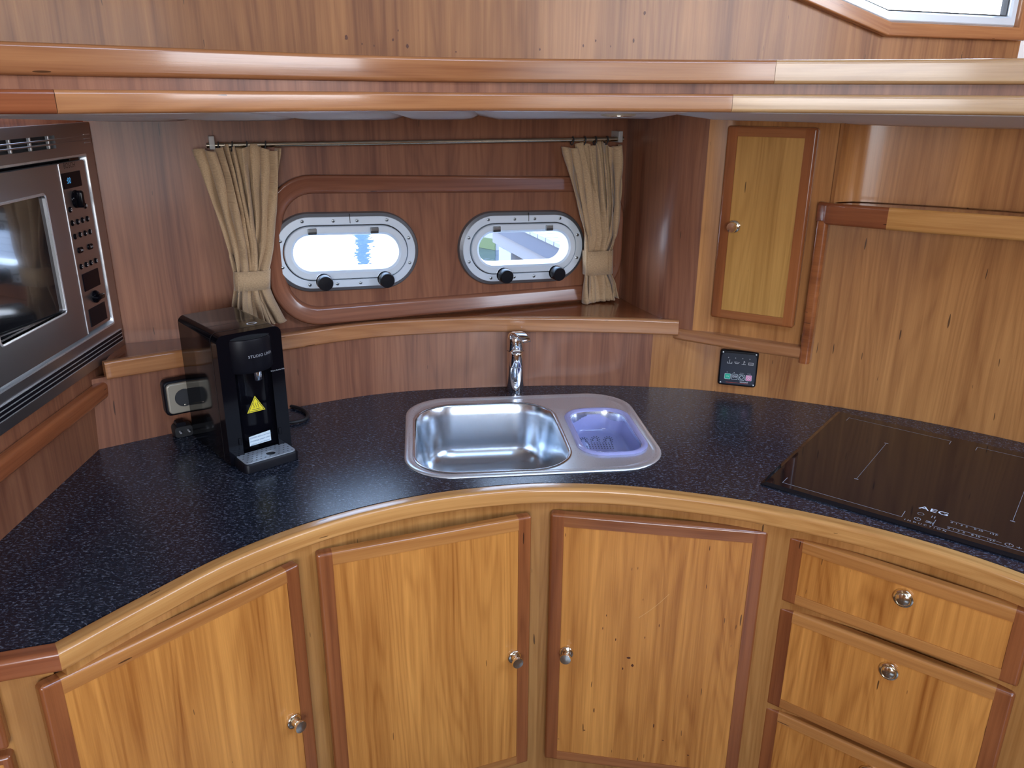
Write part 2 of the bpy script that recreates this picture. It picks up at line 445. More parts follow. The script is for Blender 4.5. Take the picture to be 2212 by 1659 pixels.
def boxw(name, lo, hi, mat, parent=None, bev=0., **kw):
    bm = bmesh.new(); bmesh.ops.create_cube(bm, size=1)
    lo, hi = np.array(lo, float), np.array(hi, float)
    for v in bm.verts: v.co = Vector((lo+hi)/2) + Vector((v.co.x*(hi-lo)[0], v.co.y*(hi-lo)[1], v.co.z*(hi-lo)[2]))
    if bev: bmesh.ops.bevel(bm, geom=bm.edges[:], offset=bev, segments=2, affect='EDGES', profile=.5)
    bm.verts.index_update(); V = [tuple(v.co) for v in bm.verts]; Fc = [[v.index for v in f.verts] for f in bm.faces]; bm.free()
    return mk(name, V, Fc, mat, parent, smooth=(30 if bev else False), **kw)
def text(name, s, size, mat, parent, conv, ax='CENTER', thick=.0002, spacing=1.):
    """lettering as flat mesh; conv maps text-plane (a, b, h) to the frame of the parent thing"""
    cu = bpy.data.curves.new(name, 'FONT'); cu.body = s; cu.size = size; cu.align_x = ax; cu.align_y = 'CENTER'; cu.space_character = spacing
    cu.resolution_u = 3
    o = bpy.data.objects.new('tmp', cu); COL.objects.link(o)
    dg = bpy.context.evaluated_depsgraph_get(); me = bpy.data.meshes.new_from_object(o.evaluated_get(dg))
    bpy.data.objects.remove(o)
    V = [conv(v.co.x, v.co.y, thick) for v in me.vertices]; Fc = [tuple(p.vertices) for p in me.polygons]
    bpy.data.meshes.remove(me)
    return mk(name, V, Fc, mat, parent)
def flat(name, poly, mat, parent, conv, h=.0002):
    return mk(name, [conv(a, b, h) for a, b in poly], [tuple(range(len(poly)))], mat, parent)
def lines(name, segs, w, mat, parent, conv, h=.0002):
    V, Fc = [], []
    for (a, b), (c, d) in segs:
        t = np.array([c-a, d-b]); t = t/np.linalg.norm(t)*w/2; n = np.array([-t[1], t[0]])
        i = len(V)
        for p in ((a, b)-t-n, (c, d)+t-n, (c, d)+t+n, (a, b)-t+n): V.append(conv(p[0], p[1], h))
        Fc.append((i, i+1, i+2, i+3))
    return mk(name, V, Fc, mat, parent)
def ringline(name, outline, w, mat, parent, conv, h=.0002):
    P = np.array(outline); c = P.mean(0); I = c+(P-c)*(1-w/np.mean(np.linalg.norm(P-c, axis=1)))
    n = len(P); V = [conv(*p, h) for p in P]+[conv(*p, h) for p in I]
    return mk(name, V, [(i, (i+1) % n, n+(i+1) % n, n+i) for i in range(n)], mat, parent)
def circ(r, n=20, cx=0, cy=0): return [(cx+r*math.cos(2*PI*i/n), cy+r*math.sin(2*PI*i/n)) for i in range(n)]

# ------------------------------------------------------------------ measured plan of the galley
BACK = [(-.945, 1.679), (-.808, 1.778), (-.562, 1.949), (-.325, 2.064), (-.014, 2.117), (.253, 2.130), (.446, 2.114), (.569, 2.086), (.741, 2.025), (.9, 1.953), (1.043, 1.873), (1.214, 1.747), (1.36, 1.60), (1.46, 1.44)]
FRONT = [(-.679, .994), (-.603, 1.109), (-.5, 1.249), (-.362, 1.373), (-.193, 1.465), (-.005, 1.517), (.142, 1.525), (.286, 1.508), (.466, 1.457), (.627, 1.385), (.765, 1.299), (.883, 1.193), (.97, 1.07), (1.03, .92)]
RAILP = [(-.92, .93), (-.80, 1.015), (-.66, 1.12), (-.502, 1.25), (-.31, 1.415), (-.16, 1.50), (-.008, 1.545), (.24, 1.562), (.474, 1.55), (.673, 1.5), (.843, 1.425), (1.02, 1.32), (1.18, 1.19)]
BK = catmull(BACK, 8); FK = catmull(FRONT, 8); RK = catmull(RAILP, 8)
ZT = .90
HULL = Fr(np.array([-.372, .928])*2.085, (.928, .372))
LEFT = Fr((-.8862, 0), (-.035, .9994))
ZS = 1.100                                                    # window sill top
def clipx(P, x0, x1): return [p for p in P if x0-1e-6 <= p[0] <= x1+1e-6]
def cutx(P, x):
    for a, b in zip(P, P[1:]):
        if (a[0]-x)*(b[0]-x) <= 0 and a[0] != b[0]:
            t = (x-a[0])/(b[0]-a[0]); return np.array(a)+(np.array(b)-np.array(a))*t
def part_path(P, x0, x1): return [cutx(P, x0)]+[p for p in P if x0+1e-4 < p[0] < x1-1e-4]+[cutx(P, x1)]

# ------------------------------------------------------------------ setting
tag(boxw('floor', (-2.1, -1.9, -.05), (2.3, 2.6, 0), M_floor), 'dark wooden cabin floor', kind='structure')
# left bulkhead with the microwave cut into it
mw_lo, mw_hi, mw_z0, mw_z1 = 1.275, 1.862, 1.088, 1.608
conv = lambda a, b, d: tuple(LEFT.w(a, d, b))
tag(plate('wall_left', [(.35, 0), (1.98, 0), (1.98, 1.66), (.35, 1.66)], [[(mw_lo+.02, mw_z0+.02), (mw_hi-.02, mw_z0+.02), (mw_hi-.02, mw_z1-.02), (mw_lo+.02, mw_z1-.02)]], .0, .03, M_wall, conv=conv),
    'cherry veneer bulkhead that holds the microwave', kind='structure')
# hull side wall with two cut-outs
def porthole(px):                                          # pixel extents -> centre and size on the hull plane
    (l, r, t_, b_) = px
    x0, za = HULL.at(l, (t_+b_)/2); x1, zb = HULL.at(r, (t_+b_)/2)
    xm, z1 = HULL.at((l+r)/2, t_); _, z0 = HULL.at((l+r)/2, b_)
    return (x0+x1)/2, (z0+z1)/2, x1-x0, z1-z0
PH = [porthole((581, 903, 457, 627)), porthole((988, 1260, 455, 611))]
w_ = sum(p[2] for p in PH)/2; h_ = sum(p[3] for p in PH)/2
sl_ = -.03
def stad(cx, cz, w, h, n=14):
    P = rrect(w, h, h/2, n); return [(cx+a, cz+b+a*sl_) for a, b in P]
conv = lambda a, b, d: tuple(HULL.w(a, d, b))
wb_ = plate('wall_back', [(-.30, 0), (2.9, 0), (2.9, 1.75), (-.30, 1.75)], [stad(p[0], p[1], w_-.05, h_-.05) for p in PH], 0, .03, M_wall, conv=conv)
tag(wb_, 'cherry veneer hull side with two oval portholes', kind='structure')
# splash wall: veneer sheets side by side
seams = [-.945, -.72, -.47, -.21, .065, .222, .385, .62, .85, 1.02, 1.2, 1.46]
sp = thing('wall_splash', (0.1, 2.1, ZT), 'curved cherry veneer splash wall behind the worktop', kind='structure')
SN = [(-.918, 1.716), (-.893, 1.736), (-.774, 1.815), (-.569, 1.953), (-.377, 2.062), (-.134, 2.120), (-.009, 2.128), (.181, 2.127), (.33, 2.118), (.450, 2.100)]
SN = [(a*.995, b*.995) for a, b in SN]
SNK = catmull(SN, 8)
TOPL = catmull([(-.955, 1.692)]+[tuple(p) for p in offset(SN, -.014)][1:]+[(.50, 2.098), (.569, 2.086), (.741, 2.025), (.9, 1.953), (1.043, 1.873), (1.214, 1.747), (1.36, 1.60), (1.46, 1.44)], 6)
def sheet(a, b, z0, z1, mat):
    n = 12; lo, hi = [], []
    for i in range(n+1):
        x = a+(b-a)*i/n; p = cutx(BK, min(max(x, -.9449), 1.4599)); q_ = cutx(TOPL, min(max(x, -.9549), 1.4599))
        lo.append(np.array(p)); hi.append(np.array(q_))
    nb = normals(lo)
    loops = [[(*lo[i], z0), (*hi[i], z1), (*(hi[i]-nb[i]*.016), z1), (*(lo[i]-nb[i]*.016), z0)] for i in range(n+1)]
    V, Fc, _ = loft(loops); UV = []
    for i in range(n):
        for k in range(4):
            zz = [(0, z0), (0, z1), (.016, z1), (.016, z0)]; q1, q2 = zz[k], zz[(k+1) % 4]; u1, u2_ = (b-a)*i/n*1.15, (b-a)*(i+1)/n*1.15
            UV.append([(u1+q1[0], q1[1]), (u1+q2[0], q2[1]), (u2_+q2[0], q2[1]), (u2_+q1[0], q1[1])])
    for f in Fc[len(UV):]: UV.append([(0.01*q, 0.013*q) for q in range(len(f))])
    return mk('veneer_sheet', V, Fc, mat, sp, uv=UV, smooth=30, world=True)
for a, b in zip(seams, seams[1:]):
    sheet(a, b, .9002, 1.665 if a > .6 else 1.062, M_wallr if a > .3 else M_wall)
# wooden rail on the left bulkhead
def railprof(z0, z1, out, inn=0., r=.009, n=4):
    return [(x, z) for x, z in rrect(out-inn, z1-z0, r, n, (out+inn)/2, (z0+z1)/2)]
pl = [LEFT.w(.4, 0, 0)[:2], LEFT.w(1.2, 0, 0)[:2], LEFT.w(1.79, 0, 0)[:2]]
tag(sweep('trim_1', pl, railprof(1.012, 1.052, .026, -.004, .011), M_trimr), 'red cherry grab rail below the microwave', kind='structure')
# sill board and its nosing
hl, hr = HULL.w(-.19, 0, 0)[:2], HULL.w(1.20, 0, 0)[:2]
sill_poly = [tuple(p) for p in offset(SNK, -.012)]+[tuple(hr), tuple(hl)]
tag(plate('trim_2', sill_poly, [], ZS-.004, ZS-.03, M_sill, conv=lambda a, b, d: (a, b, d)), 'glossy dark cherry window sill board', kind='structure')
tag(sweep('trim_3', SNK, railprof(ZS-.042, ZS, .0, -.022, .006), M_trim), 'curved cherry nosing along the window sill', kind='structure')
# moulding ring on the hull wall
mx0 = HULL.at(572, 520)[0]; mx1 = HULL.at(1337, 545)[0]
mzt = (HULL.at(640, 376)[1], HULL.at(1220, 380)[1]); mzb = (ZS+.001, ZS+.001)
msl = (mzt[1]-mzt[0])/(HULL.at(1220, 380)[0]-HULL.at(640, 376)[0])
mcx, mw = (mx0+mx1)/2, mx1-mx0; mcz = (sum(mzt)+sum(mzb))/4; mh = (sum(mzt)-sum(mzb))/2
xa = (HULL.at(640, 376)[0]+HULL.at(1220, 380)[0])/2
ring = []
for (ins, y) in ((0, 0.002), (0, -.017), (.003, -.021), (.008, -.022), (.036, -.015), (.043, -.010), (.045, -.005), (.045, .002)):
    P = rrect(mw-2*ins, mh-2*ins, .125-ins, 10); ring.append([tuple(HULL.w(mcx+a, y, mcz+b+(mcx+a-xa)*msl*(b+mh/2)/mh)) for a, b in P])
V, Fc, UV = loft(ring, wrap=True)
tag(wn(mk('trim_4', V, Fc, M_trimh, uv=UV, smooth=50)), 'oval cherry moulding around both portholes', kind='structure')
# two rails and the fascia under the side deck
def rail(name, z0, z1, out, cuts, mats, label):
    ro = thing(name, (0, 1.5, z0), label, kind='structure')
    xs = [RK[0][0]]+cuts+[RK[-1][0]]
    for a, b, mm in zip(xs, xs[1:], mats): sweep('rail_length', part_path(RK, a+.0003, b-.0003), railprof(z0, z1, out, -.03, .0065, 3), mm, ro)
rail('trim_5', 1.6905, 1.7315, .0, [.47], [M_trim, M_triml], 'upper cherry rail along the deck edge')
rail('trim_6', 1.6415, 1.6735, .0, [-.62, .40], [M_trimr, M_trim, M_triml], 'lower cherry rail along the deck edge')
tag(sweep('trim_7', RK, [(-.012, 1.66), (-.012, 1.70), (-.03, 1.70), (-.03, 1.66)], M_wall), 'recessed cherry fascia between the two rails', kind='structure')
# upper side of the wheelhouse, parallel to the hull
UP = Fr(np.array([-.372, .928])*1.62, (.928, .372))
u0 = UP.at(1720, 0); u1 = UP.at(1905, 79); u2 = UP.at(2199, 89)
g0 = (u1[0]-.62, u1[1]+.62*(u0[1]-u1[1])/(u1[0]-u0[0]))
win_out = [u1, u2, (u2[0], 2.36), (g0[0]+.1, 2.36), g0]
def inset(P, d):
    P = [np.array(p) for p in P]; out = []; n = len(P)
    for i in range(n):
        a, b, c = P[i-1], P[i], P[(i+1) % n]
        e1 = (b-a)/np.linalg.norm(b-a); e2 = (c-b)/np.linalg.norm(c-b); n1 = np.array([-e1[1], e1[0]]); n2 = np.array([-e2[1], e2[0]])
        k = (n1+n2)/(1+n1@n2); out.append(tuple(b+k*d))
    return out
conv = lambda a, b, d: tuple(UP.w(a, d, b))
wu_ = tag(plate('wall_upper', [(-1.3, 1.66), (u2[0]+.01, 1.66), (u2[0]+.01, 2.62), (-1.3, 2.62)], [inset(win_out, .02)], 0, .03, M_up, conv=conv), 'tall cherry veneer wheelhouse side above the rails', kind='structure')
hv, hf = [], []; rk = random.Random(9)
for px, py, r0 in [(748, 81, .0035), (782, 95, .0015), (808, 99, .0015), (849, 86, .002), (880, 100, .003), (860, 66, .0015), (985, 112, .0015), (1166, 107, .002), (1260, 99, .002), (1287, 88, .002), (1319, 100, .0015), (1369, 88, .003), (1393, 28, .003)]:
    a, b = UP.at(px, py, -.0006); i0 = len(hv)
    hv += [tuple(UP.w(a+r0*math.cos(2*PI*q/10)*rk.uniform(.6, 1.1), -.0006, b+r0*1.5*math.sin(2*PI*q/10)*rk.uniform(.7, 1.1))) for q in range(10)]; hf.append(tuple(range(i0, i0+10)))
hv = [tuple(np.array(v)-np.array(wu_.location)) for v in hv]
tag(mk('knots', hv, hf, M_knot, wu_), 'small dark knots in the veneer', kind='stuff')
# ledge behind the upper rail
led = [tuple(p) for p in offset(RK, -.02)]+[tuple(UP.w(u2[0]+.35, 0, 0)[:2]), tuple(UP.w(-1.3, 0, 0)[:2])]
tag(plate('trim_8', led, [], 1.722, 1.70, M_trim, conv=lambda a, b, d: (a, b, d)), 'flat cherry ledge behind the upper rail', kind='structure')
# wheelhouse window
w3 = thing('window_3', UP.moved(u1[0], 0, u1[1]), 'slanted aluminium framed wheelhouse window above the rails', kind='structure')
def w3loop(P, y): return [tuple(UP.w(a, y, b)) for a, b in P]
o = [w3loop(inset(win_out, i_), y_) for i_, y_ in ((0, .005), (0, -.016), (.004, -.020), (.030, -.020), (.034, -.012), (.034, .005))]
V, Fc, UV = loft(o, wrap=True); wn(mk('wooden_surround', V, Fc, M_trim, w3, uv=UV, smooth=50, world=True))
o = [w3loop(inset(win_out, i_), y_) for i_, y_ in ((.034, .02), (.034, -.006), (.037, -.009), (.052, -.009), (.056, -.003), (.056, .02))]
V, Fc, UV = loft(o, wrap=True); mk('aluminium_frame', V, Fc, M_alu, w3, uv=UV, smooth=30, world=True)
o = [w3loop(inset(win_out, i_), y_) for i_, y_ in ((.056, .02), (.056, .002), (.060, .002), (.060, .02))]
V, Fc, UV = loft(o, wrap=True); mk('gasket', V, Fc, M_gasket, w3, uv=UV, world=True)
mk('pane', w3loop(inset(win_out, .058), .012), [tuple(range(5))], M_glass, w3, world=True)
# soffit under the side deck: padded vinyl panels
ce = thing('ceiling', (0, 1.9, 1.60), 'white padded vinyl soffit under the side deck', kind='structure')
cuts = [-.93, -.735, -.515, -.275, -.09, .42, 1.25]
hull_line = lambda x: (x, HULL.w((x-HULL.o[0])/.928, 0, 0)[1]) if x < .33 else (x, 2.35-(x-.33)*.8)
def soff(name, x0, x1):
    nx, ny = 10, 8; V = []; Fc = []
    for j in range(ny+1):
        for i in range(nx+1):
            t, s = i/nx, j/ny
            xr = x0+(x1-x0)*t; a = np.array([*cutx(RK, min(max(xr*.9, -.9), 1.1))]); a = a+np.array([0, .022])
            sk = xr+.05*(1-s)*0
            b = np.array(hull_line(xr)); p = a*(1-s)+b*s
            edge = min(t, 1-t)*(x1-x0); pad = .010*(1-math.exp(-edge/.012))
            z = 1.648+(1.614-1.648)*s-pad+.004
            V.append((p[0], p[1], z))
    for j in range(ny):
        for i in range(nx):
            a = j*(nx+1)+i; Fc.append((a, a+nx+1, a+nx+2, a+1))
    o = mk(name, V, Fc, M_vinyl, ce, smooth=60, world=True)
    md = o.modifiers.new('thick', 'SOLIDIFY'); md.thickness = .008; md.offset = -1
for a, b in zip(cuts, cuts[1:]): soff('padded_panel', a+.0005, b-.0005)
# rest of the boat around the photographer
def wallbox(name, outer, holes, f, mat, label):
    tag(plate(name, outer, holes, 0, .03, mat, conv=lambda a, b, d: tuple(f.w(a, d, b))), label, kind='structure')
RE = Fr((2.2, -1.8), (-1, 0)); SB = Fr((2.2, 2.9), (0, -1)); PO = Fr((-2.0, -1.8), (0, 1))
wallbox('wall_rear', [(0, 0), (4.2, 0), (4.2, 2.62), (0, 2.62)], [[(1.45, .95), (2.75, .95), (2.75, 2.15), (1.45, 2.15)]], RE, M_up, 'cherry rear wall of the wheelhouse with an added opening for low daylight')
wallbox('wall_starboard', [(0, 0), (4.7, 0), (4.7, 2.62), (0, 2.62)], [[(1.60, 1.77), (3.30, 1.77), (3.30, 2.39), (1.60, 2.39)]], SB, M_up, 'cherry side wall of the wheelhouse with a window')
wallbox('wall_port', [(0, 0), (3.0, 0), (3.0, 2.62), (0, 2.62)], [[(1.10, 1.90), (1.50, 1.90), (1.50, 2.30), (1.10, 2.30)]], PO, M_up, 'cherry port wall of the wheelhouse with a window')
tag(plate('ceiling_roof', [(-2.1, -1.9), (2.3, -1.9), (2.3, 3.0), (-2.1, 3.0)], [[(.40, -.15), (1.20, -.15), (1.20, .55), (.40, .55)]], 2.60, 2.63, M_vinyl, conv=lambda a, b, d: (a, b, d)), 'white wheelhouse roof lining', kind='structure')  # the hole in the roof is added so that light falls from above
cu_ = UP.moved(u2[0]+.012, -.10, 1.74)
c_ = mk('wall_pillar', [cu_.w(0, .11, -.01), cu_.w(.3, .11, -.01), cu_.w(.3, .11, .86), cu_.w(0, .11, .86), cu_.w(0, .14, -.01), cu_.w(.3, .14, -.01), cu_.w(.3, .14, .86), cu_.w(0, .14, .86)], [(0, 1, 2, 3), (7, 6, 5, 4), (0, 4, 5, 1), (3, 2, 6, 7), (0, 3, 7, 4), (1, 5, 6, 2)], M_vinyl)
tag(c_, 'pale pillar at the end of the wheelhouse window', kind='structure')

# ------------------------------------------------------------------ portholes
def make_porthole(k, p):
    cx, cz, _, _ = p
    f = HULL.moved(cx, 0, cz)
    t = thing('window_%d' % (k+1), f, ('oval aluminium porthole showing bright white water' if k == 0 else 'oval aluminium porthole showing the timber jetty'), kind='structure')
    S = lambda w, h, y: [(a, y, b+a*sl_) for a, b in rrect(w, h, h/2-.0001, 14)]
    def ringpart(name, spec, mat):
        V, Fc, UV = loft([S(w_-2*i, h_-2*i, y) for i, y in spec], wrap=True); return mk(name, V, Fc, mat, t, uv=UV, smooth=35)
    ringpart('outer_flange', [(0, .001), (0, -.004), (.003, -.010), (.011, -.014), (.011, .001)], M_aluedge)
    ringpart('fixed_frame', [(.011, .03), (.011, -.0145), (.012, -.0155), (.030, -.0155), (.031, -.0145), (.031, .03)], M_alu)
    ringpart('gap_seal', [(.031, .03), (.031, -.006), (.034, -.006), (.034, .03)], M_gasket)
    ringpart('opening_frame', [(.034, .03), (.034, -.018), (.036, -.0205), (.050, -.0205), (.056, -.016), (.060, .006), (.060, .03)], M_alu)
    P = S(w_-2*.059, h_-2*.059, .008); mk('pane', P, [tuple(range(len(P)))], M_glass, t)
    # joint in the flange
    rbox('joint_line', .0015, .024, .004, M_gasket, t, x=.012, y=-.0165, z=h_/2-.016, r=.0003)
    for sx in (-.085, .072):
        hg = rbox('hinge', .022, .016, .006, M_screw, t, x=sx, y=-.0255, z=h_/2-.046+sx*sl_, r=.002)
        rbox('hinge_slot', .020, .006, .003, M_gasket, hg, x=sx, y=-.0265, z=h_/2-.050+sx*sl_, r=.001)
    for sx in (-.065, .094):
        zz = -h_/2+.030+sx*sl_
        lathe('knob', [(.016, -.012), (.016, .006), (.018, .008), (.0195, .012), (.0195, .030), (.018, .034), (.0, .035)], M_blackm, t, 24, '-y', (sx, -.018, zz))
        kx = t.children[-1]
        lathe('knob_stem', [(.0205, 0), (.0205, .004), (.0, .0045)], M_chrome, kx, 20, '-y', (sx, -.018, zz))
    r_ = h_/2-.021
    for a_, b_ in ((-.107, r_), (-.03, r_), (.03, r_), (.107, r_), (-.10, -r_), (-.03, -r_), (.03, -r_), (.10, -r_)):
        sc_ = lathe('screw', [(.0042, 0), (.0042, .0012), (.003, .002), (.0, .002)], M_screw, t, 10, '-y', (a_, -.0155, b_+a_*sl_))
        lathe('screw_recess', [(.0018, 0), (.0018, .0003), (0, .0003)], M_gasket, sc_, 6, '-y', (a_, -.0176, b_+a_*sl_))
    for sg in (-1, 1):
        for an in (.42, -.42):
            a_ = sg*(w_/2-h_/2+r_*math.cos(an)); b_ = r_*math.sin(an)
            lathe('screw', [(.0042, 0), (.0042, .0012), (.003, .002), (.0, .002)], M_screw, t, 10, '-y', (a_, -.0155, b_+a_*sl_))
for k, p in enumerate(PH): make_porthole(k, p)

# ------------------------------------------------------------------ worktop
SKC, SKA = np.array([.037, 1.800]), math.radians(6.5)
def rot(P, c=SKC, a=SKA): return [(c[0]+x*math.cos(a)-y*math.sin(a), c[1]+x*math.sin(a)+y*math.cos(a)) for x, y in P]
lc = LEFT.w(.90, 0, 0)[:2]
top_poly = [tuple(lc), (-.80, .955)]+[tuple(p) for p in FK]+[(1.5, .9)]+[tuple(p) for p in offset(BK, -.006)[::-1]]
top_poly = [p for i, p in enumerate(top_poly) if np.linalg.norm(np.array(p)-np.array(top_poly[i-1])) > 1e-4]
wt = thing('worktop', (.05, 1.75, .862), 'dark blue-grey speckled curved worktop with cherry front edge', 'worktop')
hole = rot(rrect(.56, .45, .10, 8))
plate('laminate_top', top_poly, [hole], ZT, .862, M_counter, wt, conv=lambda a, b, d: (a, b, d), world=True)
NZ = [(o_, z_) for o_, z_ in rrect(.033, .036, .008, 4, .0165, .884)]
EDGE = [tuple(lc), (-.85, .938), (-.80, .955), (-.74, .975)]+[tuple(p) for p in FK]
EN = normals(EDGE); EN[4] = (EN[3]+EN[5]); EN[4] /= np.linalg.norm(EN[4])*.97
sweep('front_edge', EDGE[4:], NZ, M_nose, wt, nrm=EN[4:])
sweep('front_edge', EDGE[:5], NZ, M_trimr, wt, nrm=EN[:5])

# ------------------------------------------------------------------ base cabinets
KNOB = [(.016, 0), (.016, .002), (.0145, .004), (.009, .005), (.007, .012), (.008, .016), (.0125, .019), (.0135, .022), (.012, .0255), (.0, .0265)]
def knob(parent, x, z, y):
    k_ = lathe('knob', KNOB, M_brass, parent, 24, '-y', (x, y, z)); 
    return k_
def panel_door(name, parent, x0, x1, z0, z1, y, fr=.032, th=.019, mats=(M_honey, M_stile, M_rail), fz=None):
    fz = fz or fr
    w, h = x1-x0, z1-z0
    d = rbox(name, w-2*fr, h-2*fz, th-.003, mats[0], parent, x=(x0+x1)/2, y=y+.0012, z=(z0+z1)/2, r=.0006)
    # frame members with rounded outer edge
    def member(nm, poly_out, mat):
        mk_loop = []
        V, Fc = [], []
        return None
    r = .007
    for s_, nm in ((0, 'stile'), (1, 'stile')):
        xa = x0 if s_ == 0 else x1; sg = 1 if s_ == 0 else -1
        prof = [(0, th)]+[(r*(1-math.cos(a)), r*(1-math.sin(a))) for a in [PI/2*i/4 for i in range(5)]]+[(fr, 0), (fr, th)]
        L = []
        for q in (0, 1, 2, 3, 4, 5, 6, 7):
            if q < 4: ins = r*(1-math.sin(PI/2*q/3))*1.0; zz = z0+r*(1-math.cos(PI/2*q/3))
            else: ins = r*(1-math.sin(PI/2*(7-q)/3)); zz = z1-r*(1-math.cos(PI/2*(7-q)/3))
            L.append([(xa+sg*min(max(px_, ins), fr), y+max(py_, ins if py_ < th else py_), zz) for px_, py_ in prof])
        V, Fc, _ = loft(L); wn(mk(nm, V, Fc, mats[1], d, smooth=50))
    for s_ in (0, 1):
        za = z0 if s_ == 0 else z1; sg = 1 if s_ == 0 else -1
        prof = [(0, th)]+[(r*(1-math.cos(a)), r*(1-math.sin(a))) for a in [PI/2*i/4 for i in range(5)]]+[(fz, 0), (fz, th)]
        L = [[(xx, y+py_, za+sg*px_) for px_, py_ in prof] for xx in (x0+fr, x1-fr)]
        V, Fc, _ = loft(L); wn(mk('rail', V, Fc, mats[2], d, smooth=50))
    return d
DL = [((-.691, .956), (-.394, 1.297)), ((-.370, 1.324), (.044, 1.480)), ((.081, 1.491), (.520, 1.420)), ((.553, 1.406), (.8905, 1.1475))]
cab_lab = ['honey cherry base cabinet whose door knob is below the water dispenser', 'honey cherry base cabinet with its knob beside the next door knob, left half of the sink pair', 'honey cherry base cabinet with knots and a scratch on its door']
def corner(i):          # post position between facets i and i+1, on the carcass plane
    a = np.array(DL[i][1]); b = np.array(DL[i+1][0]); return (a+b)/2
TH = .019
frs = []
for i, (a, b) in enumerate(DL):
    a, b = np.array(a), np.array(b); d_ = b-a; L_ = float(np.linalg.norm(d_)); frs.append((Fr(a, d_), L_))
FACE = offset(FK, .014)
XS = [FACE[0][0]+.001, -.382, .0625, .5365, .955]
verts = [FACE[0]]
def body(parent, i):
    P = part_path(FACE, XS[i], XS[i+1])
    return ribbon('face_frame', P, 0, .8618, M_post, parent, th=.016)
labs = ['honey cherry base cabinet under the water dispenser end of the worktop',
        'honey cherry base cabinet under the main sink bowl, knob near the centre post',
        'honey cherry base cabinet with a knotty scratched door, under the colander side of the sink']
kn = [(.412, .505), (.405, .50), (.044, .50)]
kn[0] = (float(np.dot(np.array([-.425, 1.261])-np.array(DL[0][0]), frs[0][0].x[:2])), .509)
kn[1] = (float(np.dot(np.array([.008, 1.467])-np.array(DL[1][0]), frs[1][0].x[:2])), .502)
kn[2] = (float(np.dot(np.array([.125, 1.484])-np.array(DL[2][0]), frs[2][0].x[:2])), .500)
for i in range(3):
    f, L_ = frs[i]
    t = thing('base_cabinet', f, labs[i], 'cabinet', 'base cabinets below the worktop')
    body(t, i)
    d = panel_door('door', t, 0, L_, .19, .845, 0, .030, TH, (M_honey, M_stile, M_railh if i < 2 else M_rail), .028)
    knob(d, kn[i][0], kn[i][1], 0)
    if i == 2:      # long pale scratch and a cluster of knots in the veneer
        dv = lambda a, b, h: (a, .0010-h, b)
        sc0, sc1 = f.at(1380, 1335), f.at(1447, 1284)
        P = [(sc0[0]+(sc1[0]-sc0[0])*q/6+.003*math.sin(q*.6), sc0[1]+(sc1[1]-sc0[1])*q/6) for q in range(7)]
        lines('scratch', list(zip(P, P[1:])), .0007, M_scratch, d, dv)
        hv, hf = [], []; rk = random.Random(5)
        for px, py, w0, h0 in [(1358, 1422, .0045, .003), (1366, 1438, .003, .004), (1345, 1445, .0015, .004), (1330, 1382, .0012, .004), (1302, 1358, .001, .004), (1310, 1330, .001, .003), (1424, 1352, .001, .004), (1393, 1378, .001, .003), (1283, 1535, .0015, .006), (1262, 1578, .003, .0012), (1412, 1568, .0015, .006), (1432, 1600, .003, .0012), (1206, 1597, .0025, .001), (1486, 1632, .003, .0014), (1222, 1156, .0007, .005), (1533, 1185, .0008, .006), (1526, 1268, .0007, .006), (1590, 1355, .0008, .006), (1378, 1228, .0006, .004), (1365, 1230, .0006, .004), (1389, 1296, .0006, .003)]:
            a, b = f.at(px, py); i0 = len(hv)
            hv += [dv(a+w0*math.cos(2*PI*q/10)*rk.uniform(.7, 1.1), b+h0*math.sin(2*PI*q/10)*rk.uniform(.8, 1.1), 0) for q in range(10)]; hf.append(tuple(range(i0, i0+10)))
        tag(mk('knots', hv, hf, M_knot, d), 'dark knots and pitch flecks', kind='stuff')
f, L_ = frs[3]
t = thing('drawer_cabinet', f, 'honey cherry drawer cabinet below the induction hob', 'cabinet')
body(t, 3)
for z0, z1, kz in ((.694, .845, .795), (.433, .679, .630), (.19, .424, .375)):
    d = panel_door('drawer', t, 0, L_, z0, z1, 0, .030, TH, (M_honey, M_stile, M_railh), .026)
    if kz < .6: kz = .375
    lathe('knob', [(.0185, 0), (.0185, .002), (.0175, .0045), (.015, .0055), (.0135, .004), (.0135, .006), (.011, .0085), (.0, .0095)], M_brass, d, 28, '-y', (.2225, 0, kz))
# short cabinet at the left end of the worktop
e0, e1 = np.array([-.925, .897]), np.array([-.688, .9905])
f = Fr(e0, e1-e0); L_ = float(np.linalg.norm(e1-e0))
t = thing('end_cabinet', f, 'short cherry end cabinet under the dark left end of the worktop edge', 'cabinet')
rbox('face_frame', L_, .861, .016, M_post, t, x=L_/2, y=0, z=.4305, r=.001)
x1 = L_-.074
panel_door('door', t, .01, x1, .742, .86, -.019, .012, TH, (M_honey, M_stile, M_stile), .012)
panel_door('door', t, .01, x1, .19, .730, -.019, .012, TH, (M_honey, M_stile, M_stile), .012)

# ------------------------------------------------------------------ sink
sk = Fr(SKC, (math.cos(SKA), math.sin(SKA)), ZT)
t = thing('sink', sk, 'stainless steel inset sink with deep bowl and drainer shelf', 'sink')
BC, BW, BD = (-.094, -.012), .355, .405      # bowl centre and size in sink frame
CCX, CCY, CW, CD = .188, -.018, .150, .268
O = lambda w, d, r, z, cx=0, cy=0, n=10: xy(rrect(w, d, r, n, cx, cy), z)
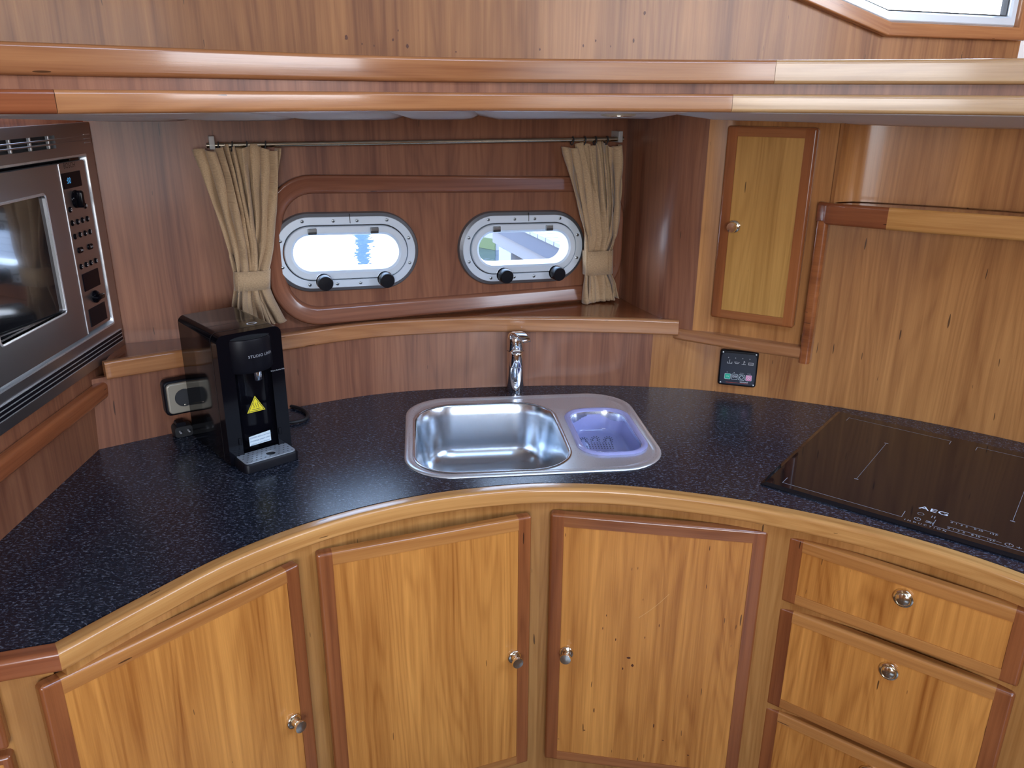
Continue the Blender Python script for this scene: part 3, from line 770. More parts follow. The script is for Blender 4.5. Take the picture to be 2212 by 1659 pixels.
# rim: outer lip up to the drainer deck
V, Fc, UV = loft([O(.588, .478, .112, .0005), O(.586, .476, .111, .003), O(.578, .468, .107, .0045), O(.562, .452, .10, .0045), O(.552, .442, .096, .0015), O(.546, .436, .094, .0005), O(.540, .430, .092, .0005)], False, False)
mk('rim', V, Fc, M_steel, t, uv=UV, smooth=50)
deck = plate('deck', rrect(.5405, .4305, .092, 10), [rrect(BW, BD, .10, 10, *BC), rrect(CW-.012, CD-.012, .05, 10, CCX, CCY)], .0006, -.0006, M_steel, t, conv=lambda a, b, d: (a, b, d))
bl = [O(BW+.010, BD+.010, .105, .0012, *BC), O(BW+.006, BD+.006, .103, .0028, *BC), O(BW-.002, BD-.002, .099, .0024, *BC), O(BW-.008, BD-.008, .097, -.002, *BC)]
for i in range(1, 5): bl.append(O(BW-.008-.030*i/4, BD-.008-.030*i/4, .097-.004*i, -.002-.10*i/4, *BC))
for i in range(1, 8):
    a = PI/2*i/7; ins = .05*(1-math.cos(a)); bl.append(O(BW-.038-2*ins, BD-.038-2*ins, max(.081-ins*.6, .03), -.102-.05*math.sin(a), *BC))
bl.append(O(.09, .09, .0449, -.156, *BC))
V, Fc, UV = loft(bl, False, True)
bo = mk('bowl', V, Fc, M_bowl, t, uv=UV, smooth=60)
lathe('drain_strainer', [(.045, 0), (.045, .002), (.036, .003), (.03, .0), (.012, .001), (0, .001)], M_chrome, bo, 24, 'z', (BC[0], BC[1], -.1555))
# colander recess below the drainer
V, Fc, UV = loft([O(CW-.012, CD-.012, .05, .0005, CCX, CCY), O(CW-.016, CD-.016, .05, -.01, CCX, CCY), O(CW-.028, CD-.03, .045, -.115, CCX, CCY), O(CW-.06, CD-.06, .03, -.122, CCX, CCY)], False, True)
mk('small_bowl', V, Fc, M_bowl, t, uv=UV, smooth=50)
cf = sk.moved(CCX, CCY, .001)
c = thing('colander', cf, 'translucent violet plastic colander set into the drainer', 'colander')
V, Fc, UV = loft([O(CW+.016, CD+.016, .060, .000), O(CW+.018, CD+.018, .061, .003), O(CW+.012, CD+.012, .058, .006), O(CW-.002, CD-.002, .052, .0055), O(CW-.010, CD-.010, .049, .003)], False, False)
mk('rim', V, Fc, M_coland, c, uv=UV, smooth=50)
V, Fc, UV = loft([O(CW-.010, CD-.010, .049, .003), O(CW-.018, CD-.018, .046, -.015), O(CW-.026, CD-.026, .043, -.044), O(CW-.031, CD-.031, .040, -.051), O(CW-.044, CD-.046, .034, -.054)], False, True)
bs = mk('basket', V, Fc, M_coland, c, uv=UV, smooth=50)
hv, hf = [], []
def cpx(X, Y):
    p = pz(840+X/3.568, 680+Y/3.568, ZT-.052)-cf.o; return float(p@cf.x), float(p@cf.y)
spots = [cpx(X+(11 if k % 2 else 0), Y) for k, Y in enumerate((988, 1001, 1014, 1028)) for X in range(1540-6*k, 1730, 22)]
spots += [cpx(cx+rr*math.cos(a), cy-rr*.72*math.sin(a)) for cx, cy in ((1500, 968), (1590, 962), (1690, 964)) for rr in (34, 20) for a in [PI*(-.15+1.3*q/7) for q in range(8)]]
for hx, hy in spots:
    i0 = len(hv); hv += [(hx+.0017*math.cos(2*PI*q/8), hy+.0022*math.sin(2*PI*q/8), -.0530) for q in range(8)]; hf.append(tuple(range(i0, i0+8)))
ho = mk('drain_holes', hv, hf, M_gasket, c); tag(ho, 'rows of small drain holes', kind='stuff')

# ------------------------------------------------------------------ faucet
fp = pz(1113, 846, ZT)
ff = Fr(fp[:2], (1, .02), ZT)
t = thing('faucet', ff, 'chrome single-lever mixer tap standing behind the sink', 'faucet')
lathe('body', [(.0215, 0), (.0215, .002), (.0225, .006), (.0235, .05), (.0238, .118), (.0232, .120)], M_chrome, t, 36, 'z')
L = []
for i in range(9):
    s_ = i/8; yy = .0-.098*s_; zz = .104+.022*s_; w = .019-.002*s_; h = .015
    L.append([(a, yy, zz+b) for a, b in rrect(2*w, 2*h, .011, 4)])
V, Fc, UV = loft(L); sp_ = mk('spout', V, Fc, M_chrome, t, uv=UV, smooth=60)
lathe('spout_head', [(.0155, 0), (.0168, .001), (.0172, .004), (.0172, .036), (.0165, .040), (.013, .0435), (.006, .0452), (0, .0455)], M_chrome, sp_, 28, 'z', (0, -.100, .106))
lathe('neck_ring', [(.0225, .1205), (.0225, .1222)], M_gasket, t, 36, 'z')
lathe('lever_cap', [(.0238, .1225), (.0240, .126), (.0238, .150), (.0222, .160), (.018, .1665), (.010, .170), (0, .171)], M_chrome, t, 36, 'z')
L = []
for i in range(11):
    s_ = i/10; xx = -.002+.030*s_; yy = .004-.046*s_; zz = .1655+.006*math.sin(s_*2.6)-.011*s_*s_; w = .0155-.002*s_; h = .0050-.0015*s_
    L.append([(xx+.84*a, yy+.54*a, zz+b) for a, b in rrect(2*w, 2*h, .003, 3)])
V, Fc, UV = loft(L); lv = mk('lever', V, Fc, M_chrome, t, uv=UV, smooth=60)
lathe('index_button', [(.0034, 0), (.0034, .0012), (0, .0014)], M_alu, t, 14, '-y', (0.002, -.0232, .136))

# ------------------------------------------------------------------ induction hob
HB = Fr((.523, 1.522), (.79, -.613), ZT)
t = thing('induction_hob', HB, 'black glass induction hob set on the worktop', 'hob')
HW, HD = .59, .525
V, Fc, UV = loft([xy(rrect(HW, HD, .004, 3, HW/2, HD/2), .0), xy(rrect(HW, HD, .004, 3, HW/2, HD/2), .003), xy(rrect(HW-.018, HD-.018, .003, 3, HW/2, HD/2), .0065)])
mk('glass_top', V, Fc, M_hob, t, uv=UV, smooth=12)
hc = lambda a, b, h: (a, b, .0065+h)
def hpix(px, py):
    p = pz(px, py, ZT+.0065)-HB.o; return (float(p@HB.x), float(p@HB.y))
zx, zy = lambda X, Y: 1640+X/3.867, lambda X, Y: 880+Y/3.867
q = lambda X, Y: hpix(1640+X/3.867, 880+Y/3.867)
A1, A2, A3, A4 = q(195, 628), q(1190, 912), q(1228, 855), q(248, 577)
B1, B2, B3, B4 = q(765, 90), q(1617, 285), q(1590, 323), q(727, 125)
A2 = (A2[0], A1[1]); B2 = (B2[0], B1[1])
zw = A2[0]-A1[0]
for k in (0, 1):
    dx = k*(.59-2*(A1[0]+zw/2)) if False else k*(zw+.055)
    if A1[0]+dx+zw > HW-.01: dx = HW-.012-zw-A1[0]
    s = lambda p: (p[0]+dx, p[1])
    x0, x1_, ya, yb = A1[0]+dx, A1[0]+dx+zw, A1[1], B1[1]
    lines('zone_mark', [((x0, ya), (x1_, ya)), ((x0, ya), (x0, ya+.028)), ((x1_, ya), (x1_, ya+.028))], .0009, M_grey, t, hc)
    lines('zone_mark', [((x0, yb), (x1_, yb)), ((x0, yb), (x0, yb-.022)), ((x1_, yb), (x1_, yb-.022))], .0009, M_grey, t, hc)
    cx = (x0+x1_)/2; y0, y1 = q(810, 598)[1], q(1068, 302)[1]
    lines('zone_mark', [((cx, y0), (cx, y1))], .0006, M_grey, t, hc)
    for yy in (y0, y1): lines('zone_mark', [((cx-.003, yy), (cx+.003, yy))], .0022, M_grey, t, hc)
lx, ly = q(1460, 866); text('brand_print', 'AEG', .021, M_white, t, lambda a, b, h: hc(lx+a*1.35, ly+b, h))
lx2, ly2 = q(1385, 985); text('induction_print', 'INDUCTION', .0085, M_grey, t, lambda a, b, h: hc(lx2+a, ly2+b, h), spacing=1.75)
for (X, Y) in ((1350, 890), (1322, 932)):
    cx, cy = q(X, Y); ringline('touch_key', circ(.006, 16, cx, cy), .0009, M_grey, t, hc)
cx, cy = q(1322, 932); lines('touch_key', [((cx, cy-.001), (cx, cy+.006))], .0008, M_grey, t, hc)
cx, cy = q(1455, 917); lines('touch_key', [((cx-.0025, cy-.004), (cx-.0025, cy+.004)), ((cx+.0025, cy-.004), (cx+.0025, cy+.004))], .0014, M_grey, t, hc)
cx, cy = q(1425, 962); lines('touch_key', [((cx-.006, cy-.002), (cx+.002, cy-.002)), ((cx-.006, cy+.003), (cx+.002, cy+.003)), ((cx+.006, cy-.004), (cx+.006, cy+.003))], .0022, M_grey, t, hc)
for (Xa, Ya, Xb, Yb) in ((1598, 948, 1995, 1060), (1572, 995, 1975, 1105)):
    a, b = q(Xa, Ya), q(Xb, Yb); b = (b[0], a[1]); ln = b[0]-a[0]
    lines('power_scale', [(a, b)], .0008, M_grey, t, hc)
    for s_, tx in ((.04, '0'), (.14, '1'), (.25, '3'), (.36, '5'), (.54, '8'), (.65, '10'), (.88, '14'), (.98, 'P')):
        text('scale_digit', tx, .0085, M_grey, t, lambda A, B, h, s_=s_: hc(a[0]+ln*s_+A, a[1]-.006+B, h))
cx, cy = q(2087, 1150); ringline('touch_key', circ(.007, 16, cx, cy), .0009, M_grey, t, hc); lines('touch_key', [((cx, cy-.001), (cx, cy+.006))], .0008, M_grey, t, hc)
lines('touch_key', [((cx-.020, cy), (cx-.012, cy))], .0009, M_grey, t, hc); lines('touch_key', [((cx+.012, cy), (cx+.020, cy)), ((cx+.016, cy-.004), (cx+.016, cy+.004))], .0009, M_grey, t, hc)

# ------------------------------------------------------------------ microwave
MWF = LEFT
OFF = -.014
t = thing('microwave', LEFT.moved((mw_lo+mw_hi)/2, 0, mw_z0), 'built-in stainless steel microwave oven with dark glass door', 'microwave')
MX, MZ = (mw_lo+mw_hi)/2, mw_z0
def mp_(px, py, off=OFF):
    a, b = LEFT.at(px, py, off); return a-MX, b-MZ
FWd, FH = mw_hi-mw_lo, mw_z1-mw_z0
ix1 = mp_(247, 697)[0]; ix0 = -ix1
iz1 = (mp_(178, 332)[1]+mp_(0, 359.4)[1])/2; iz0 = (mp_(247, 697.6)[1]+mp_(0, 852)[1])/2
vz1, vz0 = mp_(184, 286)[1], mp_(188, 312)[1]     # upper vent
vx1 = ix1-.012
vent = [(-.26, vz0), (.135, vz0), (.135, vz1), (-.26, vz1)]
plate('trim_frame', rrect(FWd, FH, .004, 2, 0, FH/2), [[(ix0, iz0), (ix1, iz0), (ix1, iz1), (ix0, iz1)], vent], OFF, .004, M_mwsteel, t, conv=lambda a, b, d: (a, d, b))
boxw('oven_case', (ix0-.012, .034, iz0-.03), (ix1+.012, .42, iz1+.055), M_blackm, t)
rbox('vent_back', .41, vz1-vz0+.01, .004, M_gasket, t, x=-.0625, y=.0, z=(vz0+vz1)/2, r=.0005)
for k in range(1, 3):
    z = vz0+(vz1-vz0)*k/3; rbox('vent_slat', FWd-.01, .0032, .006, M_mwsteel, t, x=.0, y=OFF-.002, z=z, r=.001)
for k in range(6): rbox('vent_post', .005, vz1-vz0, .006, M_steel, t, x=-.235+.07*k, y=OFF+.002, z=(vz0+vz1)/2, r=.001)
# pressed cover at the right of the vent
for k in range(3):
    z = vz0+(vz1-vz0)*(k+.5)/3; rbox('vent_fin', .028, (vz1-vz0)/3-.006, .004, M_steel, t, x=FWd/2-.022, y=OFF-.002, z=z, r=.0015)
# lower grille
lz1, lz0 = mp_(259, 711)[1], mp_(263, 734)[1]
for k in range(3):
    z = lz0+(lz1-lz0)*(k+.5)/3; rbox('lower_slat', FWd-.022, (lz1-lz0)/3-.002, .005, M_blackm, t, x=0, y=OFF-.003, z=z, r=.0015)
for k in range(4):
    z = lz0+(lz1-lz0)*k/3; rbox('slat_edge', FWd-.022, .0016, .004, M_steel, t, x=0, y=OFF-.0035, z=z, r=.0005)
# chamfered inner frame edge
V, Fc, UV = loft([xz(rrect(ix1-ix0, iz1-iz0, .003, 2, 0, (iz0+iz1)/2), OFF-.001), xz(rrect(ix1-ix0-.008, iz1-iz0-.008, .003, 2, 0, (iz0+iz1)/2), OFF-.001), xz(rrect(ix1-ix0-.014, iz1-iz0-.014, .003, 2, 0, (iz0+iz1)/2), OFF+.012), xz(rrect(ix1-ix0-.002, iz1-iz0-.002, .003, 2, 0, (iz0+iz1)/2), OFF+.012)], wrap=True)
mk('inner_bezel', V, Fc, M_steel, t, uv=UV)
dx1 = mp_(155, 530)[0]
PY = OFF+.003
wz1, wz0, wx1 = mp_(93, 422)[1], mp_(141, 673)[1], mp_(115, 540)[0]
wx0 = ix0+.07
dz0, dz1 = iz0+.012, iz1-.012
door = plate('door', rrect(dx1-ix0-.012, dz1-dz0, .004, 3, (ix0+.010+dx1)/2-.001, (dz0+dz1)/2), [rrect(wx1-wx0, wz1-wz0, .006, 3, (wx0+wx1)/2, (wz0+wz1)/2)], PY-.006, PY+.012, M_mwsteel, t, conv=lambda a, b, d: (a, d, b))
V, Fc, UV = loft([xz(rrect(wx1-wx0+2*i_, wz1-wz0+2*i_, .006+i_, 3, (wx0+wx1)/2, (wz0+wz1)/2), y_) for i_, y_ in ((0, PY+.004), (.0, PY-.0065), (.003, PY-.0075), (.005, PY-.0062), (.005, PY))], wrap=True)
mk('window_edge', V, Fc, M_steel, door, uv=UV, smooth=40)
gt = math.tan(math.radians(5.5))
gv = [(a, PY+.0005+(wx1-a)*gt+e, b) for e in (0, .004) for a, b in rrect(wx1-wx0+.004, wz1-wz0+.004, .005, 3, (wx0+wx1)/2, (wz0+wz1)/2)]
gn = len(gv)//2
mk('door_glass', gv, [tuple(range(gn))]+[tuple(range(2*gn-1, gn-1, -1))]+[(k, (k+1) % gn, gn+(k+1) % gn, gn+k) for k in range(gn)], M_mwglass, door)
rbox('door_edge', .003, dz1-dz0, .014, M_steel, door, x=dx1-.003, y=PY-.0075, z=(dz0+dz1)/2, r=.0012)
cpx0, cpx1 = dx1+.001, ix1-.012
cpn = rbox('control_panel', cpx1-cpx0, dz1-dz0, .012, M_mwsteel, t, x=(cpx0+cpx1)/2, y=PY-.002, z=(dz0+dz1)/2, r=.0015, cr=.006)
mc = lambda a, b, h: (a, PY-.002-h, b)
x_, z_ = mp_(150.5, 357.5); text('brand_print', 'BOSCH', .0155, M_dprint, cpn, lambda a, b, h: mc(x_+a, z_+b, h))
def pbox(name, px0, px1, py0, py1, mat, par):
    c0 = mp_((px0+px1)/2, (py0+py1)/2); w = mp_(px1, (py0+py1)/2)[0]-mp_(px0, (py0+py1)/2)[0]; h = mp_((px0+px1)/2, py0)[1]-mp_((px0+px1)/2, py1)[1]
    return rbox(name, w, h, .003, mat, par, x=c0[0], y=PY-.0035, z=c0[1], r=.0008, cr=.0012), c0, w, h
d1, c1, w1, h1 = pbox('display', 135.5, 176, 371, 406, M_disp, cpn)
text('clock_digits', ':00', h1*.55, M_led, d1, lambda a, b, h: (c1[0]-w1*.20+a*.8, PY-.0036-h, c1[1]-h1*.02+b))
d2, c2, w2, h2 = pbox('display', 180, 216, 584, 624, M_disp, cpn)
d3, c3, w3_, h3 = pbox('cover_plate', 194, 231, 658, 699, M_blackm, cpn)
for (px, py, r, s_) in ((165, 430, .019, 0), (206.5, 640.5, .0175, 1)):
    kx, kz = mp_(px, py)
    kb = lathe('dial', [(r, 0), (r, .002), (r*.9, .004), (r*.78, .006), (0, .006)] if not s_ else [(r*.8, 0), (r*.8, .004), (r*.6, .008), (0, .009)], M_black, cpn, 24, '-y', (kx, PY-.002, kz))
    P = [(kx+a, kz+b) for a, b in rrect(.010, r*1.9, .0045, 4)]
    if s_: P = [(kx+a, kz+b) for a, b in rrect(r*1.9, .010, .0045, 4)]
    V, Fc, UV = loft([xz(P, PY-.006), xz(P, PY-.016), xz([(kx+(a-kx)*.8, kz+(b-kz)*.9) for a, b in P], PY-.018)]); mk('grip', V, Fc, M_black, kb, uv=UV, smooth=40)
btn = [(152, 453), (184.7, 444.7), (157, 482), (168.6, 479), (179, 475.5), (189.5, 472.6), (163, 511), (174, 507), (184.7, 503.7), (195, 500.6), (176, 576), (187, 571.5), (197, 567.5), (207.5, 563)]
lab = ['', '1000', '90', '180', '360', '600', '?', '', 'kg', '', '', '', '', '']
for (px, py), tx in zip(btn, lab):
    bx, bz = mp_(px, py)
    bb = lathe('button', [(.0062, 0), (.0062, .0015), (.005, .0025), (0, .0028)], M_black, cpn, 16, '-y', (bx, PY-.002, bz))
    if tx: text('button_print', tx, .0062, M_white, bb, lambda a, b, h: (bx+.001+a*.8, PY-.0049-h, bz+b))
    else: ringline('button_print', [(bx+.001+a, bz+b) for a, b in circ(.003, 12)], .0009, M_white, bb, lambda a, b, h: (a, PY-.0049-h, b))
for px, py, tx in ((174, 540, 'Stop'), (195, 532.5, 'Start')):
    bx, bz = mp_(px, py); bb = rbox('button', .0205, .0125, .003, M_black, cpn, x=bx, y=PY-.005, z=bz, r=.001, cr=.005)
    text('button_print', tx, .0068, M_white, bb, lambda a, b, h: (bx+.002+a*.9, PY-.0051-h, bz+b))

# ------------------------------------------------------------------ water dispenser
DF = Fr((-.612, 1.588), (.755, .656), ZT)
t = thing('water_dispenser', DF.moved(.072, .11, .0), 'glossy black hot water dispenser with drip tray on the worktop', 'dispenser')
X0, Y0 = .072, .11                       # thing origin in DF coordinates
BWd, BDp, BHt = .1435, .226, .297
# shell: rounded top edges seen from the front, with a shallow spout bay cut into the front
def shell(ins, hx=0):
    w, h, r = BWd-2*ins, BHt-ins, .016-ins*.5
    P = [(-w/2, .004)]; 
    for i in range(7): a = PI-PI/2*i/6; P.append((-w/2+r+r*math.cos(a), h-r+r*math.sin(a)))
    for i in range(7): a = PI/2-PI/2*i/6; P.append((w/2-r+r*math.cos(a), h-r+r*math.sin(a)))
    P.append((w/2, .004)); return P
fy = -Y0
V, Fc, UV = loft([xz(shell(.004), fy+BDp), xz(shell(0), fy+BDp-.006), xz(shell(0), fy+.030), xz(shell(0), fy+.0295)], True, True)
# front block with recess
bodyo = mk('housing', V, Fc, M_black, t, uv=UV, smooth=35)
bay_w, bay_z0, bay_z1 = .082, .022, .212
plate('front_shell', shell(0)[::-1], [rrect(bay_w, bay_z1-bay_z0, .004, 3, .001, (bay_z0+bay_z1)/2)], fy, fy+.030, M_black, t, conv=lambda a, b, d: (a, d, b))
mk('groove', [(a*1.002, fy+.0305+d, b*1.001) for d in (0, .0012) for a, b in shell(-.0004)], [(i, i+1, i+17, i+16) for i in range(15)], M_gasket, t)
# concave back of the bay
L = []
for z in (bay_z0, bay_z1+.01):
    L.append([(.001+bay_w/2*math.cos(PI*i/12), fy+.0295-.022*(1-math.sin(PI*i/12)), z) for i in range(13)])
V, Fc, UV = loft(L, False, False, closed=False); mk('bay_liner', V, Fc, M_black, t, uv=UV, smooth=60)
# cylinder head
hz0, hz1, hr_ = .208, .282, .050
L = []
for z, k_ in ((hz0, .90), (hz0+.006, 1.), (hz1-.004, 1.), (hz1, .97)):
    P = [(.001+hr_*k_*math.cos(PI+PI*i/20), fy+.012+hr_*.62*k_*math.sin(PI+PI*i/20)) for i in range(21)]+[(.001+hr_*k_, fy+.02), (.001-hr_*k_, fy+.02)]
    L.append(xy(P, z))
V, Fc, UV = loft(L); hd = mk('spout_head', V, Fc, M_blackm, t, uv=UV, smooth=40)
P = [(.001+hr_*.96*math.cos(PI+PI*i/20), fy+.012+hr_*.60*math.sin(PI+PI*i/20)) for i in range(21)]
mk('head_cover', xy(P, hz1+.0012)+xy(P, hz1-.001), [tuple(range(21))]+[(i, i+21, i+22, i+1) for i in range(20)], M_black, hd)
lathe('nozzle', [(.0105, 0), (.0105, .020), (.0095, .022), (.0, .022)], M_chrome, hd, 20, '-z', (.008, fy-.002, hz0+.001))
text('brand_print', 'STUDIO LINEA', .0085, M_grey, hd, lambda a, b, h: ((lambda th: (.001+(hr_+.0003)*math.sin(th), fy+.012-(hr_*.62+.0003)*math.cos(th), .245+b))((a+.016)/hr_)), spacing=1.15)
dc = lambda a, b, h: (a, fy-h, b)
text('small_print', 'Warm Bubble Milk', .0042, M_grey, t, lambda a, b, h: dc(.056+a, .198+b, .0004))
# power button on the lid
rg = ringline('power_ring', [(.030+.012*math.cos(a), fy+.052+.009*math.sin(a)) for a in [2*PI*i/24 for i in range(24)]], .0034, M_white, t, lambda a, b, h: (a, b, BHt+.0004))
lines('lid_line', [((-.06, fy+.085), (.06, fy+.085))], .0008, M_gasket, t, lambda a, b, h: (a, b, BHt+.0003))
# hot-surface label and caution label on the bay wall
by = fy+.0285
wl = lambda a, b, h: (a, by-.023*(1-math.sqrt(max(1-((a-.001)/(bay_w/2))**2, 0)))-.0006-h, b)
def trip(s, cx, cz): return [(cx-s, cz-s*.75), (cx+s, cz-s*.75), (cx, cz+s*1.0)]
def subdiv(P, n=8):
    out = []
    for i in range(len(P)):
        a, b = np.array(P[i]), np.array(P[(i+1) % len(P)])
        out += [tuple(a+(b-a)*k/n) for k in range(n)]
    return out
lx, lz = .000, .128
wy = flat('hot_label', subdiv(trip(.021, lx, lz)), M_yellow, t, lambda a, b, h: (a, fy+.006-h, b), .001)
ringline('label_border', subdiv(trip(.0185, lx, lz)), .0016, M_dprint, wy, lambda a, b, h: (a, fy+.0045-h, b))
for k in range(3):
    P = [(lx-.005+.005*k+.0012*math.sin(i*1.2), lz-.006+.0022*i) for i in range(6)]
    lines('label_steam', list(zip(P, P[1:])), .0009, M_dprint, wy, lambda a, b, h: (a, fy+.0045-h, b))
lines('label_line', [((lx-.009, lz-.0095), (lx+.009, lz-.0095))], .0012, M_dprint, wy, lambda a, b, h: (a, fy+.0045-h, b))
cl = flat('caution_label', [(-.024, .036), (.026, .037), (.026, .062), (-.024, .058)], M_label, t, lambda a, b, h: (a, fy+.004-h, b), .001)
for i, tx in enumerate(('CAUTION! Before use ensure', 'the drainage stopper under', 'appliance is well tightened.')):
    text('label_print', tx, .0046, M_blueprint, cl, lambda a, b, h: (a*.92+.001, fy+.0028-h, .0545-.0075*i+b+a*.04))
# drip tray
ty = fy-.052
V, Fc, UV = loft([xy(rrect(.126, .066, .012, 5, .0, ty+.028), z) for z in (0.001, .018)]+[xy(rrect(.122, .062, .010, 5, 0, ty+.028), .021)])
tr = mk('drip_tray', V, Fc, M_blackm, t, uv=UV, smooth=40)
plate('tray_grille', rrect(.116, .056, .008, 4, 0, ty+.028), [circ(.0105, 18, .008, ty+.022)], .0225, .0205, M_tray, tr, conv=lambda a, b, d: (a, b, d))
hv, hf = [], []
for j in range(5):
    for i in range(11):
        hx, hy = -.052+.0104*i+(.0052 if j % 2 else 0), ty+.008+.0105*j
        if math.hypot(hx-.008, hy-ty-.022) < .015 or abs(hx) > .054: continue
        i0 = len(hv); hv += [(hx+.0022*math.cos(2*PI*q/8), hy+.0014*math.sin(2*PI*q/8), .0228) for q in range(8)]; hf.append(tuple(range(i0, i0+8)))
tag(mk('tray_holes', hv, hf, M_gasket, tr), 'small oval drain holes', kind='stuff')
for sx in (-.046, .047): rbox('tray_latch', .007, .016, .004, M_black, t, x=sx, y=fy-.002, z=.055, r=.001)
# mains lead of the dispenser
def dfw(x, y, z): return tuple(DF.w(x, y, z))
co = tube('power_cable', [tuple(pz(px, py, ZT+.0055)) for px, py in ((612, 874), (632, 878), (652, 884), (664, 894), (660, 905), (640, 911), (616, 914))], .0045, M_rubber)
tag(co, 'black cable loop beside the water dispenser on the worktop', 'cable')

# ------------------------------------------------------------------ socket and plug
SP = Fr((-.945, 1.679), (-.562+.945, 1.949-1.679))
a0 = SP.at(355, 860, -.03)[0]; z0s, z1s = SP.at(372, 902, -.03)[1], SP.at(372, 822, -.03)[1]
SW = .086; scx = a0+SW/2; scz = (z0s+z1s)/2
t = thing('power_socket', SP.moved(scx, 0, scz-SW/2), 'surface mounted champagne power socket beside the water dispenser', 'socket')
rbox('box', SW, SW, .026, M_blackm, t, x=0, y=-.028, z=SW/2, r=.006, cr=.012)
fpz = rbox('face_plate', SW-.012, SW-.012, .010, M_champ, t, x=0, y=-.034, z=SW/2, r=.004, cr=.010)
lathe('outlet_well', [(.0215, 0), (.0215, .0012), (.0195, .0012), (.0185, -.003), (0, -.003)], M_gasket, fpz, 28, '-y', (0, -.0342, SW/2))
for sx in (-.0095, .0095): lathe('pin_hole', [(.0028, 0), (.0028, .0015), (0, .0015)], M_dprint, fpz, 10, '-y', (sx, -.0315, SW/2))
rbox('earth_clip', .006, .004, .004, M_brass, fpz, x=0, y=-.0355, z=SW/2-.018, r=.001)
pp = pz(395, 938, ZT)
t = thing('mains_plug', Fr(pp[:2], SP.x[:2], ZT), 'black mains plug lying below the power socket', 'plug')
V, Fc, UV = loft([xz(rrect(.040, .026, .007, 4, 0, .014), -.020), xz(rrect(.044, .028, .008, 4, 0, .0145), -.012), xz(rrect(.044, .028, .008, 4, 0, .0145), .010), xz(rrect(.030, .020, .006, 4, 0, .012), .018)]); mk('plug_body', V, Fc, M_rubber, t, uv=UV, smooth=40)
V, Fc, UV = loft([xz(rrect(.022, .010, .004, 4, -.004, .032), y_) for y_ in (-.017, .008)]); mk('plug_collar', V, Fc, M_blackm, t, uv=UV, smooth=40)
for sx in (-.0095, .0095): lathe('pin', [(.0024, 0), (.0024, .012), (.0018, .013), (0, .013)], M_steel, t, 10, '-y', (sx, -.019, .016))

# ------------------------------------------------------------------ wall cabinet on the right
CFc = Fr((.5, 2.073), (.235, -.141))
Lc = float(np.hypot(.235, .141))
face = [(.318, 2.385), (.352, 2.275), (.378, 2.205)]
th0 = []
p_face0 = CFc.w(.045, .020, 0)[:2]
face += [(.402, 2.150), (.424, 2.122), (.455, 2.102), (.485, 2.0865)]
fe = CFc.w(Lc+.010, .020, 0)[:2]
face = catmull(face+[tuple(p_face0)], 5)+[tuple(CFc.w(.16, .020, 0)[:2]), tuple(fe)]
t = thing('wall_cabinet', CFc.moved(Lc/2, .02, 1.045), 'cherry wall cabinet with rounded corner and pale door beside the portholes', 'cabinet')
ribbon('curved_side', face[:31], 1.062, 1.645, M_wall, t, th=.012)
ribbon('face', face[30:], 1.06, 1.645, M_wallr, t, th=.012)
V = []
dq = [CFc.at(*q_) for q_ in ((1572, 275), (1770, 270), (1533, 688), (1712, 706))]
dx0, dx1_ = (dq[0][0]+dq[2][0])/2, (dq[1][0]+dq[3][0])/2
MXc = Lc/2
def cy_(y): return y-.02
d = panel_door('door', t, dx0-MXc, dx1_-MXc, 1.120-1.045, 1.602-1.045, -.020, .027, .019, (M_honeyW, M_stile, M_rail), .024)
kx, kz = CFc.at(1586, 489); knob(d, kx-MXc, kz-1.045, -.020)
tp = catmull([(.437, 2.112), (.455, 2.094), (.488, 2.073), (.524, 2.050), (.594, 2.006), (.66, 1.9705), (.738, 1.930)], 6)
sweep('bottom_trim', tp, railprof(1.045, 1.076, .004, -.034, .008), M_trim, t)
bx = Lc+.004
pb = CFc.w(bx, 0, 0)
V, Fc, UV = loft([[tuple(CFc.w(bx+a-.002, b, z)) for a, b in rrect(.026, .044, .008, 4, 0, .014)] for z in (1.036, 1.040, 1.05, 1.3, 1.392)]); 
mk('corner_bar', V, Fc, M_stile, t, uv=[[(p_[1], p_[0]) for p_ in q_] for q_ in UV], smooth=45, world=True)
# shelf right of the cabinet
sh = thing('wall_shelf', (.93, 1.85, 1.385), 'cherry wall shelf with rounded nosing above the hob', 'shelf')
sp_path = catmull([(.726, 1.946), (.738, 1.918), (.765, 1.895), (.79, 1.879), (.880, 1.8165), (.98, 1.755), (1.075, 1.695), (1.20, 1.61)], 6)
i_cut = 22
sweep('nosing', sp_path[:i_cut+1], railprof(1.385, 1.435, .0, -.02, .007), M_trimr, sh)
sweep('nosing', sp_path[i_cut:], railprof(1.385, 1.435, .0, -.02, .007), M_nose, sh)
bkp = [tuple(p) for p in offset(part_path(BK, .765, 1.33), .002)]
sbp = [tuple(p) for p in offset(sp_path, -.016)]+bkp[::-1]
plate('shelf_board', sbp, [], 1.431, 1.40, M_sill, sh, conv=lambda a, b, d: (a, b, d), world=True)
# concave upper panel over the shelf
up_path = catmull([(.757, 1.932), (.78, 1.955), (.815, 1.968), (.86, 1.958), (.95, 1.915), (1.05, 1.857), (1.20, 1.748), (1.33, 1.62)], 6)
tag(ribbon('wall_right', up_path, 1.433, 1.66, M_wallr, None, th=.008), 'honey veneer wall panel above the shelf', kind='structure')

